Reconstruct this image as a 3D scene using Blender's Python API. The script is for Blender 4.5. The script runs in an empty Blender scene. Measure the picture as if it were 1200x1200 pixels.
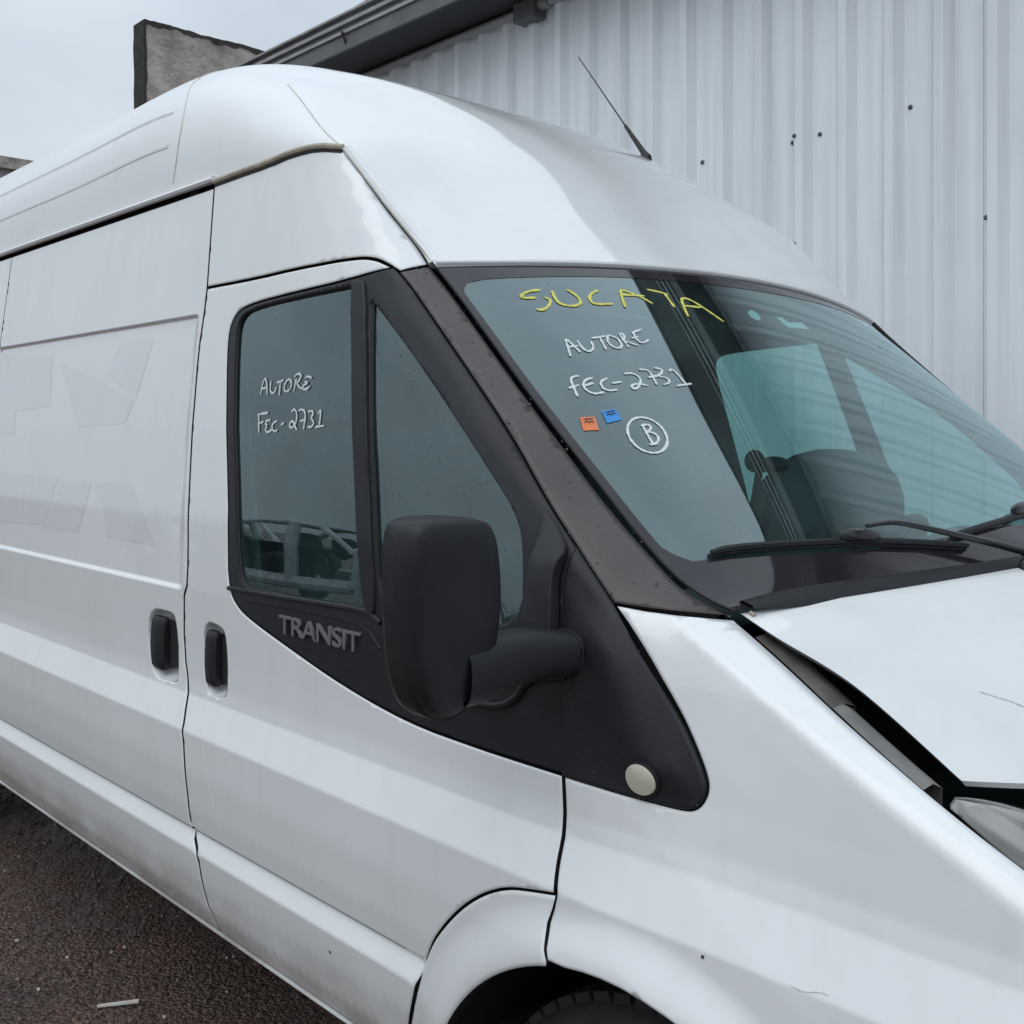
import bpy, bmesh, math, random
import numpy as np
from mathutils import Vector, Matrix, noise
from mathutils.geometry import delaunay_2d_cdt
scene = bpy.context.scene
random.seed(7)
# ================================================================= camera, sky, sun, exposure
cam_d = bpy.data.cameras.new('camera'); cam = bpy.data.objects.new('camera', cam_d); scene.collection.objects.link(cam)
cam.location = (1.0, -2.05, 1.49); cam.rotation_euler = (math.radians(90), 0, math.radians(47.3))
cam_d.sensor_width = 36; cam_d.lens = 38.7; cam_d.shift_y = -.0775; cam_d.clip_start = .05; cam_d.clip_end = 2000
scene.camera = cam
world = bpy.data.worlds.new('World'); scene.world = world; world.use_nodes = True
SUN_EL, SUN_AZ = math.radians(56), math.radians(-75)      # soft sun behind cloud; azimuth of the sun measured from +x towards +y
def build_world():
    nt = world.node_tree; nt.nodes.clear(); L = nt.links.new; N = nt.nodes.new
    out = N('ShaderNodeOutputWorld'); bg = N('ShaderNodeBackground'); bg.inputs['Strength'].default_value = 1.0
    sky = N('ShaderNodeTexSky'); sky.sky_type = 'NISHITA'; sky.sun_disc = False
    sky.sun_elevation = SUN_EL; sky.sun_rotation = math.pi/2 - SUN_AZ; sky.dust_density = 4
    sc = N('ShaderNodeVectorMath'); sc.operation = 'SCALE'; sc.inputs['Scale'].default_value = .07
    L(sky.outputs[0], sc.inputs[0])
    # overcast cloud deck: grey, gently mottled, a little brighter towards the zenith everywhere
    tc = N('ShaderNodeTexCoord'); mp = N('ShaderNodeMapping'); mp.inputs['Scale'].default_value = (1.0, 1.0, 2.6)
    L(tc.outputs['Generated'], mp.inputs[0])
    nz = N('ShaderNodeTexNoise'); nz.inputs['Scale'].default_value = 2.2; nz.inputs['Detail'].default_value = 5; nz.inputs['Roughness'].default_value = .52
    L(mp.outputs[0], nz.inputs['Vector'])
    cr = N('ShaderNodeValToRGB'); cr.color_ramp.elements[0].position = .30; cr.color_ramp.elements[1].position = .72
    cr.color_ramp.elements[0].color = (.53, .605, .69, 1); cr.color_ramp.elements[1].color = (.74, .81, .885, 1)
    L(nz.outputs[0], cr.inputs[0])
    sep = N('ShaderNodeSeparateXYZ'); L(tc.outputs['Generated'], sep.inputs[0])
    mr = N('ShaderNodeMapRange'); mr.inputs[1].default_value = 0; mr.inputs[2].default_value = 1; mr.inputs[3].default_value = .80; mr.inputs[4].default_value = 1.72
    L(sep.outputs['Z'], mr.inputs[0])
    mul = N('ShaderNodeVectorMath'); mul.operation = 'SCALE'; L(cr.outputs[0], mul.inputs[0]); L(mr.outputs[0], mul.inputs['Scale'])
    mix = N('ShaderNodeMix'); mix.data_type = 'RGBA'; mix.inputs['Factor'].default_value = .90
    L(sc.outputs[0], mix.inputs['A']); L(mul.outputs[0], mix.inputs['B'])
    L(mix.outputs['Result'], bg.inputs['Color']); L(bg.outputs[0], out.inputs[0])
build_world()
sun_d = bpy.data.lights.new('sun', 'SUN'); sun = bpy.data.objects.new('sun', sun_d); scene.collection.objects.link(sun)
sun_d.energy = .75; sun_d.angle = math.radians(52); sun_d.color = (1, .97, .93)
sun.rotation_euler = Vector((-math.cos(SUN_EL)*math.cos(SUN_AZ), -math.cos(SUN_EL)*math.sin(SUN_AZ), -math.sin(SUN_EL))).to_track_quat('-Z', 'Y').to_euler()
vs = scene.view_settings; vs.view_transform = 'Standard'; vs.look = 'None'; vs.exposure = 0.03; vs.gamma = 1; vs.use_curve_mapping = False
scene.cycles.use_adaptive_sampling = True; scene.cycles.adaptive_threshold = .02
scene.cycles.max_bounces = 7; scene.cycles.transparent_max_bounces = 24; scene.cycles.glossy_bounces = 4; scene.cycles.diffuse_bounces = 3
# ---------------------------------------------------------------- body surfaces (metres; x forward, y to the van's left, z up)
def lerp_tab(tab, v):
    if v <= tab[0][0]: 
        (a, b), (c, d) = tab[0], tab[1]
    elif v >= tab[-1][0]:
        (a, b), (c, d) = tab[-2], tab[-1]
    else:
        for i in range(len(tab) - 1):
            if tab[i][0] <= v <= tab[i + 1][0]:
                (a, b), (c, d) = tab[i], tab[i + 1]; break
    return b + (d - b) * (v - a) / (c - a)
class Tab:
    """piecewise-linear table, smoothed by a small box filter and resampled for speed"""
    def __init__(self, pts, step, blur):
        self.step = step; self.lo = pts[0][0]; self.hi = pts[-1][0]
        n = int(round((self.hi - self.lo) / step)) + 1
        raw = [lerp_tab(pts, self.lo + i * step) for i in range(n)]
        k = max(1, int(round(blur / step)))
        for _ in range(2):
            ext = [raw[0] + (raw[1]-raw[0]) * (j - k) for j in range(k)] + raw + [raw[-1] + (raw[-1]-raw[-2]) * (j + 1) for j in range(k)]
            raw = [sum(ext[i:i + 2*k + 1]) / (2*k + 1) for i in range(n)]
        self.v = raw
    def __call__(self, x):
        f = (x - self.lo) / self.step
        i = int(math.floor(f)); i = max(0, min(len(self.v) - 2, i))
        f -= i
        return self.v[i] + (self.v[i+1] - self.v[i]) * f
# half width of the body side against height
PROF = Tab([(.40,.925),(.455,.944),(.50,.962),(.56,.975),(.617,.983),(.652,.967),(.6565,.965),(.659,.975),(.70,.981),(.78,.987),
            (.862,.987),(.932,.960),(.96,.956),(1.02,.955),(1.155,.957),(1.30,.949),(1.5,.929),(1.753,.894),(2.05,.855),(2.3,.82)], .001, .0025)
# line where the side turns inwards over the A-pillar and the top of the wing
ZTOP = Tab([(-6,9.0),(-1.2,2.84),(-.86,2.155),(-.62,1.844),(-.579,1.805),(-.035,1.318),(.09,1.245),(.30,1.143),(.519,1.043),(.72,.945),(1.2,.68)], .004, .03)
ROLL = Tab([(-.12,.42),(-.05,.26),(0,.155),(.022,.106),(.045,.066),(.060,.048),(.075,.038),(.12,.026),(.2,.014),(.35,.004),(.5,0),(9,0)], .002, .005)
ROLLW = Tab([(-.12,.50),(-.05,.31),(0,.155),(.012,.112),(.022,.086),(.032,.074),(.07,.064),(.15,.046),(.3,.016),(.45,0),(9,0)], .002, .004)
WHX, WHZ = .06, .365
def sstep(a, b, v):
    t = max(0., min(1., (v - a) / (b - a))); return t*t*(3 - 2*t)
def half_width(x, z):
    d = ZTOP(x) - z; f = sstep(-.07, .10, x)
    w = PROF(z) - ROLL(d)*(1-f) - (ROLLW(d)*f*(1 - .52*sstep(.06, .52, x)) if f else 0.)
    if x > .58: w -= .8 * (x - .58) ** 2          # plan taper towards the bumper
    return w
def side(x, z, off=0.):                                         # right-hand body side
    return (x, -half_width(x, z) - off, z)
def side_wing(x, z, off=0.):                                    # front wing: with the soft wheel-arch flare
    r = math.hypot(x - WHX, z - WHZ)
    return (x, -half_width(x, z) - .022 * (1 - sstep(.422, .492, r)) * sstep(.91, .84, z) - off, z)
PROF2 = Tab([(.40,.925),(.455,.944),(.52,.966),(.60,.978),(.70,.983),(.78,.987),(.862,.987),(.932,.960),(2.3,.8)], .001, .01)
def side_flare(x, z, off=0.):
    r = math.hypot(x - WHX, z - WHZ)
    return (x, -half_width(x, z) - (PROF2(z) - PROF(z)) * sstep(.80, .70, z) - .022 * (1 - sstep(.425, .505, r)) - off, z)
def side_slider(x, z, off=0.):                                  # sliding door: blank window panel pressed inwards
    gx = -1.222 - max(0., z - 1.16) * .076                       # rear edge of the front door
    rec = .008 * sstep(1.148, 1.158, z) * sstep(1.757, 1.748, z) * sstep(gx - .014, gx - .045, x)
    return (x, -half_width(x, z) + rec - off, z)
# roof: stations (base x, half width, base z, crown x, crown z, squareness, parabola share)
ROOF = [(-4.70,.850,2.056,-4.70,2.500,3.3,0.),(-3.2,.853,2.056,-3.2,2.505,3.3,0.),(-2.2,.854,2.056,-2.25,2.505,3.3,0.),(-1.60,.855,2.056,-1.70,2.505,3.3,0.),
        (-1.28,.850,2.056,-1.38,2.430,3.0,0.),(-1.04,.833,2.056,-1.15,2.325,2.6,.15),(-.862,.803,2.056,-.92,2.180,2.3,.5),
        (-.72,.790,1.928,-.70,2.008,2.1,.85),(-.579,.780,1.794,-.47,1.833,2.0,1.)]
def catmull(P, t):
    n = len(P) - 1
    f = max(0., min(n - 1e-9, t * n)); i = int(f); f -= i
    p0 = P[max(0, i-1)]; p1 = P[i]; p2 = P[i+1]; p3 = P[min(n, i+2)]
    out = []
    for a, b, c, d in zip(p0, p1, p2, p3):
        out.append(.5 * (2*b + (c - a)*f + (2*a - 5*b + 4*c - d)*f*f + (3*b - a - 3*c + d)*f**3))
    return out
def roof(u, s, off=0.):
    """u 0..1 rear to windscreen header, s -1..1 right gutter to left gutter"""
    bx, by, bz, tx, tz, n, w = catmull(ROOF, u)
    ph = (1 - abs(s)) * math.pi / 2
    cy = max(0., math.cos(ph)) ** (2 / n); sz = math.sin(ph) ** (2 / n)
    cyp = math.cos(ph); par = 1 - cyp * cyp
    cy = cy + (cyp - cy) * w
    zf = sz + (par - sz) * w
    xf = 1 - cy * cy
    y = (by + off) * cy * (1 if s > 0 else -1)
    return (bx + (tx - bx) * xf, y, bz + (tz + off - bz) * zf)
HC = (-.579, .780, 1.794); HM = (-.47, 0., 1.833)      # header corner / middle
BC = (.098, .800, 1.246); BM = (.200, 0., 1.247)       # scuttle corner / middle
EDGE = [(0., -.579,.780,1.794),(.085,-.516,.778,1.735),(.335,-.324,.794,1.561),(.455,-.233,.800,1.482),(.700,-.052,.810,1.326),(.800,.013,.813,1.279),(.920,.069,.806,1.253),(1.,.098,.800,1.246)]
EX = Tab([(e[0], e[1]) for e in EDGE], .005, .04); EY = Tab([(e[0], e[2]) for e in EDGE], .005, .03); EZ = Tab([(e[0], e[3]) for e in EDGE], .005, .04)
def screen(s, t, off=0.):
    """windscreen: s -1..1 right to left, t 0..1 header to scuttle"""
    ex, ey, ez = EX(t), EY(t), EZ(t); lx = EX(0) + (EX(1)-EX(0))*t; lz = EZ(0) + (EZ(1)-EZ(0))*t
    b = 4*t*(1-t); q = 1 - s*s; k = abs(s)**9
    mx = HM[0] + (BM[0]-HM[0])*t; mz = HM[2] + (BM[2]-HM[2])*t + .008*b
    return (lx + (mx-lx)*q + (ex-lx)*k + off*.6, ey*s, lz + (mz-lz)*q + (ez-lz)*k + off*.76)
# ---------------------------------------------------------------- measured outlines on those surfaces (metres; screen ones in its s,t)
P = {
'b_gap': [(-1.2913,2.0409),(-1.2782,1.9253),(-1.2658,1.8135),(-1.265,1.7481),(-1.269,1.6738),(-1.2539,1.5313),(-1.239,1.3692),(-1.2214,1.2137),(-1.2212,1.1588),(-1.2334,1.1372),(-1.2369,1.022),(-1.2047,0.9218),(-1.1776,0.8602),(-1.1645,0.7494),(-1.1602,0.6464),(-1.1195,0.618),(-1.114,0.5271),(-1.0944,0.4475)],
'door_top': [(-1.2658,1.8135),(-1.0479,1.8119),(-0.8586,1.8163),(-0.7173,1.8184),(-0.6755,1.8145),(-0.6428,1.802),(-0.6161,1.7842)],
'pillar_outer': [(-0.6161,1.7842),(-0.5018,1.6835),(-0.385,1.5806),(-0.2785,1.486),(-0.1748,1.3839),(-0.1079,1.323),(-0.0648,1.2832),(-0.0316,1.2521)],
'pillar_inner': [(-0.5934,1.7989),(-0.5108,1.7268),(-0.3196,1.5576),(-0.2295,1.4792),(-0.1311,1.3916),(-0.0467,1.3206),(0.0202,1.2769),(0.0746,1.2516),(0.0989,1.2409)],
'pillar_foot': [(-0.0316,1.2521),(0.0117,1.2475),(0.0531,1.2452),(0.0999,1.24)],
'frame_outer': [(-1.037,1.1966),(-1.0572,1.3323),(-1.1056,1.5384),(-1.1398,1.6849),(-1.1301,1.7339),(-1.0812,1.7573),(-0.8756,1.7669),(-0.7128,1.7768),(-0.6279,1.793)],
'applique_low': [(-1.0419,1.2099),(-1.031,1.173),(-1.0083,1.148),(-0.9642,1.1258),(-0.799,1.0852),(-0.6297,1.0463),(-0.4398,1.0168),(-0.2629,1.0121),(-0.0899,1.0106)],
'door_front': [(-0.0866,1.0101),(-0.0887,1.0833),(-0.1013,1.212),(-0.1135,1.2812),(-0.111,1.3113),(-0.1079,1.323)],
'door_front_low': [(-0.0865,1.009),(-0.0775,0.922),(-0.0747,0.8907),(-0.0665,0.857)],
'flare_gap': [(-0.0665,0.857),(-0.1167,0.8471),(-0.1628,0.8366),(-0.2109,0.8145),(-0.2553,0.7842),(-0.3053,0.7389),(-0.349,0.6871),(-0.3814,0.6164),(-0.4153,0.5378)],
'flare_split': [(-0.0665,0.857),(-0.0758,0.8197),(-0.0701,0.7886),(-0.0626,0.774)],
'sail_low': [(-0.0833,1.0097),(-0.0241,1.0083),(0.0404,1.0055),(0.1067,1.004),(0.1289,1.011),(0.1398,1.0343),(0.1319,1.0556),(0.1041,1.0959),(0.069,1.1392),(0.0098,1.2103),(-0.0316,1.2521)],
'glass_main': [(-1.106,1.6829),(-1.1034,1.73),(-1.0612,1.7483),(-0.8732,1.7565),(-0.7108,1.7636),(-0.6546,1.5624),(-0.6078,1.3656),(-0.5675,1.1875),(-0.712,1.1814),(-0.8613,1.1792),(-0.9661,1.1814),(-0.9983,1.1952),(-1.0246,1.3288),(-1.0764,1.5379)],
'glass_quarter': [(-0.6513,1.7315),(-0.5805,1.6764),(-0.5049,1.6163),(-0.3842,1.5151),(-0.2829,1.4235),(-0.2262,1.3721),(-0.1963,1.3231),(-0.1767,1.1983),(-0.3481,1.1927),(-0.5199,1.1844),(-0.5514,1.3536),(-0.6108,1.5765)],
'bar': [(-0.7123,1.7686),(-0.6977,1.7772),(-0.6709,1.7667),(-0.6156,1.5767),(-0.5711,1.4115),(-0.5196,1.1802),(-0.5597,1.184),(-0.6028,1.3658),(-0.6522,1.5623)],
'sill_line': [(-1.0347,1.1744),(-0.8611,1.1776),(-0.712,1.1814),(-0.5775,1.1848),(-0.5421,1.1832),(-0.5115,1.1697)],
'applique_crease': [(-0.9739,1.157),(-0.8283,1.1603),(-0.6823,1.1619),(-0.5885,1.1615),(-0.5449,1.154),(-0.5134,1.1264)],
'sail_top': [(-0.1772,1.3826),(-0.1408,1.353),(-0.1079,1.323),(-0.111,1.3113),(-0.1135,1.2812),(-0.1013,1.212),(-0.1037,1.1834),(-0.1559,1.1948),(-0.1605,1.2493),(-0.1579,1.3084)],
'hem': [(-1.1973,1.8067),(-1.1989,1.7073),(-1.1984,1.6326),(-1.183,1.4845),(-1.1736,1.3571),(-1.1612,1.1829),(-1.1523,1.0937),(-1.1209,0.9107),(-1.0822,0.8443),(-1.062,0.7827),(-1.0389,0.7147)],
'recess_rear': [(-1.4223,1.0892),(-1.2962,1.0964),(-1.2677,1.0792),(-1.257,0.9524),(-1.2745,0.9422),(-1.3985,0.941)],
'recess_front': [(-1.1522,1.0955),(-1.0667,1.0922),(-1.0456,1.074),(-1.0397,0.9602),(-1.0557,0.9455),(-1.1405,0.9448)],
'text': [(-0.832,1.1112),(-0.5659,1.1115),(-0.8436,1.1455)],
'indicator': [(0.0507,1.0336),(0.0744,1.0324),(0.0464,1.0504)],
'gutter': [(-1.5037,2.0803),(-1.2835,2.0573),(-1.1601,2.059),(-1.0463,2.059),(-0.9645,2.0666),(-0.8907,2.0672),(-0.8338,2.0566)],
'cap_seam': [(-0.8328,2.0546),(-0.7701,1.9894),(-0.6802,1.8905),(-0.5968,1.8025)],
'ledge_end': [(-0.4209,0.6505),(-0.4216,0.6216)],
'decal1': [(-2.6293,1.7398),(-2.1735,1.7032),(-2.1376,1.5663),(-2.4068,1.5522),(-2.3908,1.4887),(-2.5201,1.4822)],
'decal2': [(-2.1117,1.6881),(-1.8165,1.6241),(-1.5847,1.5666),(-1.6229,1.5125),(-1.9153,1.503),(-2.0168,1.599)],
'decal3': [(-1.9962,1.3599),(-1.7881,1.3639),(-1.8142,1.3031),(-1.8526,1.2297),(-2.0942,1.231),(-2.0412,1.2978)],
'decal4': [(-1.7733,1.359),(-1.5658,1.3763),(-1.5087,1.3354),(-1.4011,1.2308),(-1.6705,1.234),(-1.6914,1.2932)],
'decal5': [(-2.486,1.3729),(-2.0136,1.3679),(-2.0951,1.2368),(-2.4497,1.2214)],
'decal6': [(-1.7202,1.7156),(-1.523,1.7141),(-1.5758,1.5768),(-1.7713,1.6307)],
'scuff1': [(0.2859,1.0515),(0.287,1.0599),(0.292,1.0676),(0.2972,1.0737)],
'scuff2': [(0.266,0.8423),(0.2791,0.8458),(0.2921,0.8464)],
'scuff3': [(0.2975,0.8634),(0.3159,0.8622),(0.3318,0.8685),(0.3441,0.8684)],
'scuff4': [(0.147,0.9298),(0.1591,0.9474),(0.1702,0.9534)],
'dot1': [(-0.6327,0.5834)],
'dot2': [(0.1757,0.8543)],
'side_strokes': [[(-0.9834,1.5674),(-0.9825,1.5869),(-0.9736,1.6024),(-0.9627,1.5863),(-0.9582,1.5654)],[(-0.9846,1.5783),(-0.9608,1.5805)],[(-0.9494,1.5944),(-0.9493,1.5744),(-0.9389,1.5677),(-0.9274,1.571),(-0.927,1.5809)],[(-0.9262,1.589),(-0.9003,1.5934)],[(-0.913,1.5903),(-0.9107,1.5635)],[(-0.8808,1.5955),(-0.8951,1.5883),(-0.8955,1.5729),(-0.8854,1.5695),(-0.8709,1.575),(-0.869,1.5874),(-0.8808,1.5955)],[(-0.8547,1.5952),(-0.858,1.5698)],[(-0.8631,1.5983),(-0.8516,1.6048),(-0.8368,1.6015),(-0.841,1.592),(-0.8524,1.5855),(-0.8375,1.576),(-0.8257,1.575)],[(-0.8238,1.5948),(-0.8145,1.5979),(-0.7992,1.5939)],[(-0.8234,1.5873),(-0.8115,1.5848)],[(-0.8113,1.5838),(-0.8281,1.5799),(-0.828,1.5737),(-0.8113,1.5725),(-0.8028,1.5791)],[(-0.9821,1.5271),(-0.9767,1.5106),(-0.973,1.4891)],[(-0.9862,1.5265),(-0.945,1.5295)],[(-0.9814,1.507),(-0.9587,1.5119)],[(-0.9319,1.5152),(-0.9493,1.5132),(-0.9521,1.5076),(-0.9416,1.504)],[(-0.9413,1.5026),(-0.9508,1.4948),(-0.9374,1.4892),(-0.9222,1.4962)],[(-0.9056,1.5129),(-0.9222,1.5088),(-0.9238,1.4976),(-0.9132,1.4913),(-0.9005,1.4954)],[(-0.8917,1.5051),(-0.8793,1.5085)],[(-0.8578,1.529),(-0.8491,1.5365),(-0.8367,1.5274),(-0.8353,1.5096),(-0.8481,1.4974),(-0.8609,1.5029),(-0.8563,1.5111),(-0.8461,1.5118),(-0.8383,1.5001),(-0.8298,1.4953)],[(-0.8338,1.5315),(-0.822,1.5354),(-0.8053,1.5283),(-0.8071,1.4959)],[(-0.823,1.5116),(-0.801,1.5148)],[(-0.799,1.5283),(-0.7874,1.5321),(-0.7773,1.5253),(-0.7879,1.5174),(-0.7728,1.5105),(-0.7779,1.4999),(-0.7941,1.5006)],[(-0.7638,1.5251),(-0.7545,1.535),(-0.754,1.5024)],[(-0.7681,1.4998),(-0.7364,1.503)]],
'orange_sticker': [(-0.9449,0.4493),(-0.9151,0.4658),(-0.9281,0.4944),(-0.9579,0.4753)],
'blue_sticker': [(-0.8917,0.4607),(-0.8583,0.4694),(-0.8666,0.4974),(-0.9023,0.4911)],
'round_sticker': [(-0.1391,0.1515),(-0.1046,0.1412),(-0.0981,0.1584),(-0.1091,0.1806),(-0.1349,0.1898),(-0.1538,0.1774)],
'paper_sticker': [(-0.0236,0.1652),(0.01,0.1616),(0.0113,0.1831),(0.0935,0.1738),(0.093,0.2029),(-0.0159,0.2071)],
'frit_top': [(-1.0047,0.0959),(-0.9834,0.0706),(-0.9496,0.0461),(-0.7891,0.0441),(-0.5098,0.04),(-0.2936,0.0467),(-0.0481,0.0536),(0.206,0.0625),(0.4525,0.0823)],
'frit_low': [(-1.0062,0.6931),(-0.9923,0.7436),(-0.9511,0.828),(-0.8243,0.8857),(-0.611,0.9051),(-0.3173,0.897),(0.121,0.8779)],
'wiper_blade': [(-0.9294,0.8253),(-0.8446,0.8606),(-0.725,0.8781),(-0.591,0.8881),(-0.4484,0.9034),(-0.2641,0.928)],
'wiper_block': [(-0.6377,0.8768),(-0.582,0.8762),(-0.5352,0.8892)],
'wiper_arm': [(-0.559,0.872),(-0.5112,0.8698),(-0.4614,0.8697),(-0.3876,0.8912),(-0.2881,0.9216),(-0.192,0.9498),(-0.0939,0.9832)],
'wiper2_block': [(0.0557,0.8661),(0.1276,0.8555),(0.1806,0.8509)],
'wiper2_blade': [(-0.2759,0.9004),(-0.1192,0.8852),(0.1452,0.8668)],
'yellow_strokes': [[(-0.7932,0.0924),(-0.8308,0.0954),(-0.8619,0.1121),(-0.8507,0.1179),(-0.8212,0.1189)],[(-0.7986,0.1193),(-0.787,0.1303),(-0.8121,0.1548),(-0.8346,0.162),(-0.8465,0.1572)],[(-0.7629,0.0973),(-0.7756,0.131),(-0.7702,0.1496),(-0.7387,0.1569),(-0.7097,0.1443),(-0.7049,0.1165),(-0.7181,0.0937)],[(-0.6271,0.0969),(-0.6593,0.11),(-0.6802,0.1311),(-0.6791,0.1521),(-0.6215,0.1492)],[(-0.5943,0.1632),(-0.58,0.1346),(-0.5554,0.0904),(-0.5309,0.1045),(-0.506,0.1257),(-0.4934,0.1471)],[(-0.5703,0.1128),(-0.4953,0.1165)],[(-0.4638,0.0892),(-0.4307,0.0966),(-0.4058,0.1065)],[(-0.4153,0.1048),(-0.4214,0.1297),(-0.43,0.1594)],[(-0.4144,0.1949),(-0.3911,0.1504),(-0.369,0.1172),(-0.3404,0.1215),(-0.32,0.1576),(-0.2987,0.2098)],[(-0.3911,0.1504),(-0.3309,0.1545)]],
'white_strokes': [[(-0.8592,0.3101),(-0.8483,0.286),(-0.8363,0.2551),(-0.8313,0.2759),(-0.8283,0.304)],[(-0.8514,0.2833),(-0.819,0.2842)],[(-0.8118,0.2695),(-0.8151,0.2948),(-0.8081,0.308),(-0.7869,0.2995),(-0.7785,0.2764)],[(-0.7717,0.267),(-0.7248,0.2632)],[(-0.7469,0.2654),(-0.7591,0.3072)],[(-0.7201,0.2614),(-0.7393,0.2828),(-0.7328,0.306),(-0.7106,0.3038),(-0.6993,0.2775),(-0.7117,0.2641),(-0.7201,0.2614)],[(-0.6855,0.2593),(-0.6942,0.305)],[(-0.6887,0.2612),(-0.6739,0.2556),(-0.6797,0.2723),(-0.6941,0.2821),(-0.6838,0.2869),(-0.6628,0.3006)],[(-0.6463,0.2566),(-0.6095,0.2444)],[(-0.6625,0.2753),(-0.6386,0.2698)],[(-0.643,0.2524),(-0.6532,0.2884),(-0.6392,0.2932),(-0.6169,0.2811)],[(-0.8765,0.3643),(-0.8943,0.3613),(-0.9031,0.3683),(-0.9159,0.4095)],[(-0.9213,0.3826),(-0.8928,0.3851)],[(-0.8493,0.3786),(-0.8762,0.379),(-0.8901,0.3987),(-0.8769,0.42),(-0.8529,0.4214)],[(-0.886,0.3914),(-0.8584,0.3924)],[(-0.8175,0.3888),(-0.8426,0.3935),(-0.8485,0.4137),(-0.8358,0.423),(-0.8184,0.424)],[(-0.818,0.4044),(-0.7908,0.4059)],[(-0.7694,0.3848),(-0.7456,0.3844),(-0.7351,0.4032),(-0.7588,0.4266),(-0.7801,0.4324),(-0.7768,0.4198),(-0.7581,0.4173),(-0.735,0.4263)],[(-0.7209,0.3767),(-0.6944,0.38),(-0.7104,0.4273)],[(-0.7166,0.4034),(-0.6868,0.4004)],[(-0.6769,0.3754),(-0.6567,0.3808),(-0.6724,0.3956),(-0.69,0.4001),(-0.6634,0.4101),(-0.6724,0.425),(-0.6946,0.4289)],[(-0.6446,0.3895),(-0.6264,0.3784),(-0.6307,0.4318)],[(-0.662,0.4355),(-0.6137,0.4308)],[(-0.8306,0.5224),(-0.8385,0.5473),(-0.8443,0.5771)],[(-0.8367,0.5256),(-0.8173,0.5264),(-0.8164,0.5371),(-0.8324,0.5442),(-0.8391,0.5403)],[(-0.8391,0.5403),(-0.8204,0.5497),(-0.819,0.5655),(-0.837,0.5764),(-0.8533,0.572)],[(-0.8062,0.576),(-0.8156,0.5852),(-0.8265,0.5917),(-0.838,0.5952),(-0.8495,0.5954),(-0.8601,0.5923),(-0.8692,0.5862),(-0.8764,0.5777),(-0.8811,0.5675),(-0.8831,0.5562),(-0.8823,0.5447),(-0.8786,0.5336),(-0.8723,0.5236),(-0.8637,0.5153),(-0.8533,0.5091),(-0.8417,0.5053),(-0.8297,0.5044),(-0.8183,0.5064),(-0.8082,0.5114),(-0.8003,0.519),(-0.7951,0.5289),(-0.7932,0.5404),(-0.7945,0.5527),(-0.799,0.5649),(-0.8062,0.576)]],
'hood_edge': [(0.097,-0.787,1.2402),(0.1549,-0.787,1.2151),(0.274,-0.79,1.1694),(0.415,-0.8,1.0859)],
'wall_screws': [(-1.374,2.924),(-1.938,2.901),(-1.973,2.883),(-1.825,2.894),(-2.512,2.887),(-2.142,2.481),(-1.024,2.383)],
'rib1': [(0.1697,-0.8124),(0.2676,-0.8042),(0.3907,-0.7945)],
'rib2': [(0.1767,-0.9246),(0.2764,-0.924),(0.395,-0.9127)],
'roof_seam': [(0.3828,-0.596),(0.4162,-0.8123),(0.414,-0.9489),(0.4071,-0.9915)],
'cap_seam_up': [(0.5499,-0.5827),(0.6507,-0.722),(0.7572,-0.9467)],
'cap_seam_b': [(0.7717,-0.9454),(0.854,-0.8908),(0.9161,-0.8979),(1.0,-1.0)],
}
# ================================================================= materials
M = {}
def new_mat(name):
    m = bpy.data.materials.new(name); m.use_nodes = True; M[name] = m
    nt = m.node_tree; return m, nt, nt.nodes['Principled BSDF']
def pmat(name, col, rough=.5, metal=0., var=.0, scale=8., bump=0., bscale=60., coat=0., spec=.5, crough=.06):
    m, nt, b = new_mat(name); N = nt.nodes.new; L = nt.links.new
    b.inputs['Base Color'].default_value = (*col, 1); b.inputs['Roughness'].default_value = rough; b.inputs['Metallic'].default_value = metal
    b.inputs['Specular IOR Level'].default_value = spec
    b.inputs['Coat Weight'].default_value = coat; b.inputs['Coat Roughness'].default_value = crough
    tc = N('ShaderNodeTexCoord')
    if var:
        nz = N('ShaderNodeTexNoise'); nz.inputs['Scale'].default_value = scale; nz.inputs['Detail'].default_value = 6; nz.inputs['Roughness'].default_value = .6
        L(tc.outputs['Object'], nz.inputs['Vector'])
        mx = N('ShaderNodeMix'); mx.data_type = 'RGBA'
        mr = N('ShaderNodeMapRange'); mr.inputs[1].default_value = .3; mr.inputs[2].default_value = .7; L(nz.outputs[0], mr.inputs[0]); L(mr.outputs[0], mx.inputs['Factor'])
        mx.inputs['A'].default_value = (*[c*(1-var) for c in col], 1); mx.inputs['B'].default_value = (*[min(1, c*(1+var)) for c in col], 1)
        L(mx.outputs['Result'], b.inputs['Base Color'])
    if bump:
        n2 = N('ShaderNodeTexNoise'); n2.inputs['Scale'].default_value = bscale; n2.inputs['Detail'].default_value = 4
        L(tc.outputs['Object'], n2.inputs['Vector'])
        bp = N('ShaderNodeBump'); bp.inputs['Strength'].default_value = bump; bp.inputs['Distance'].default_value = .004
        L(n2.outputs[0], bp.inputs['Height']); L(bp.outputs[0], b.inputs['Normal'])
    return m
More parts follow.
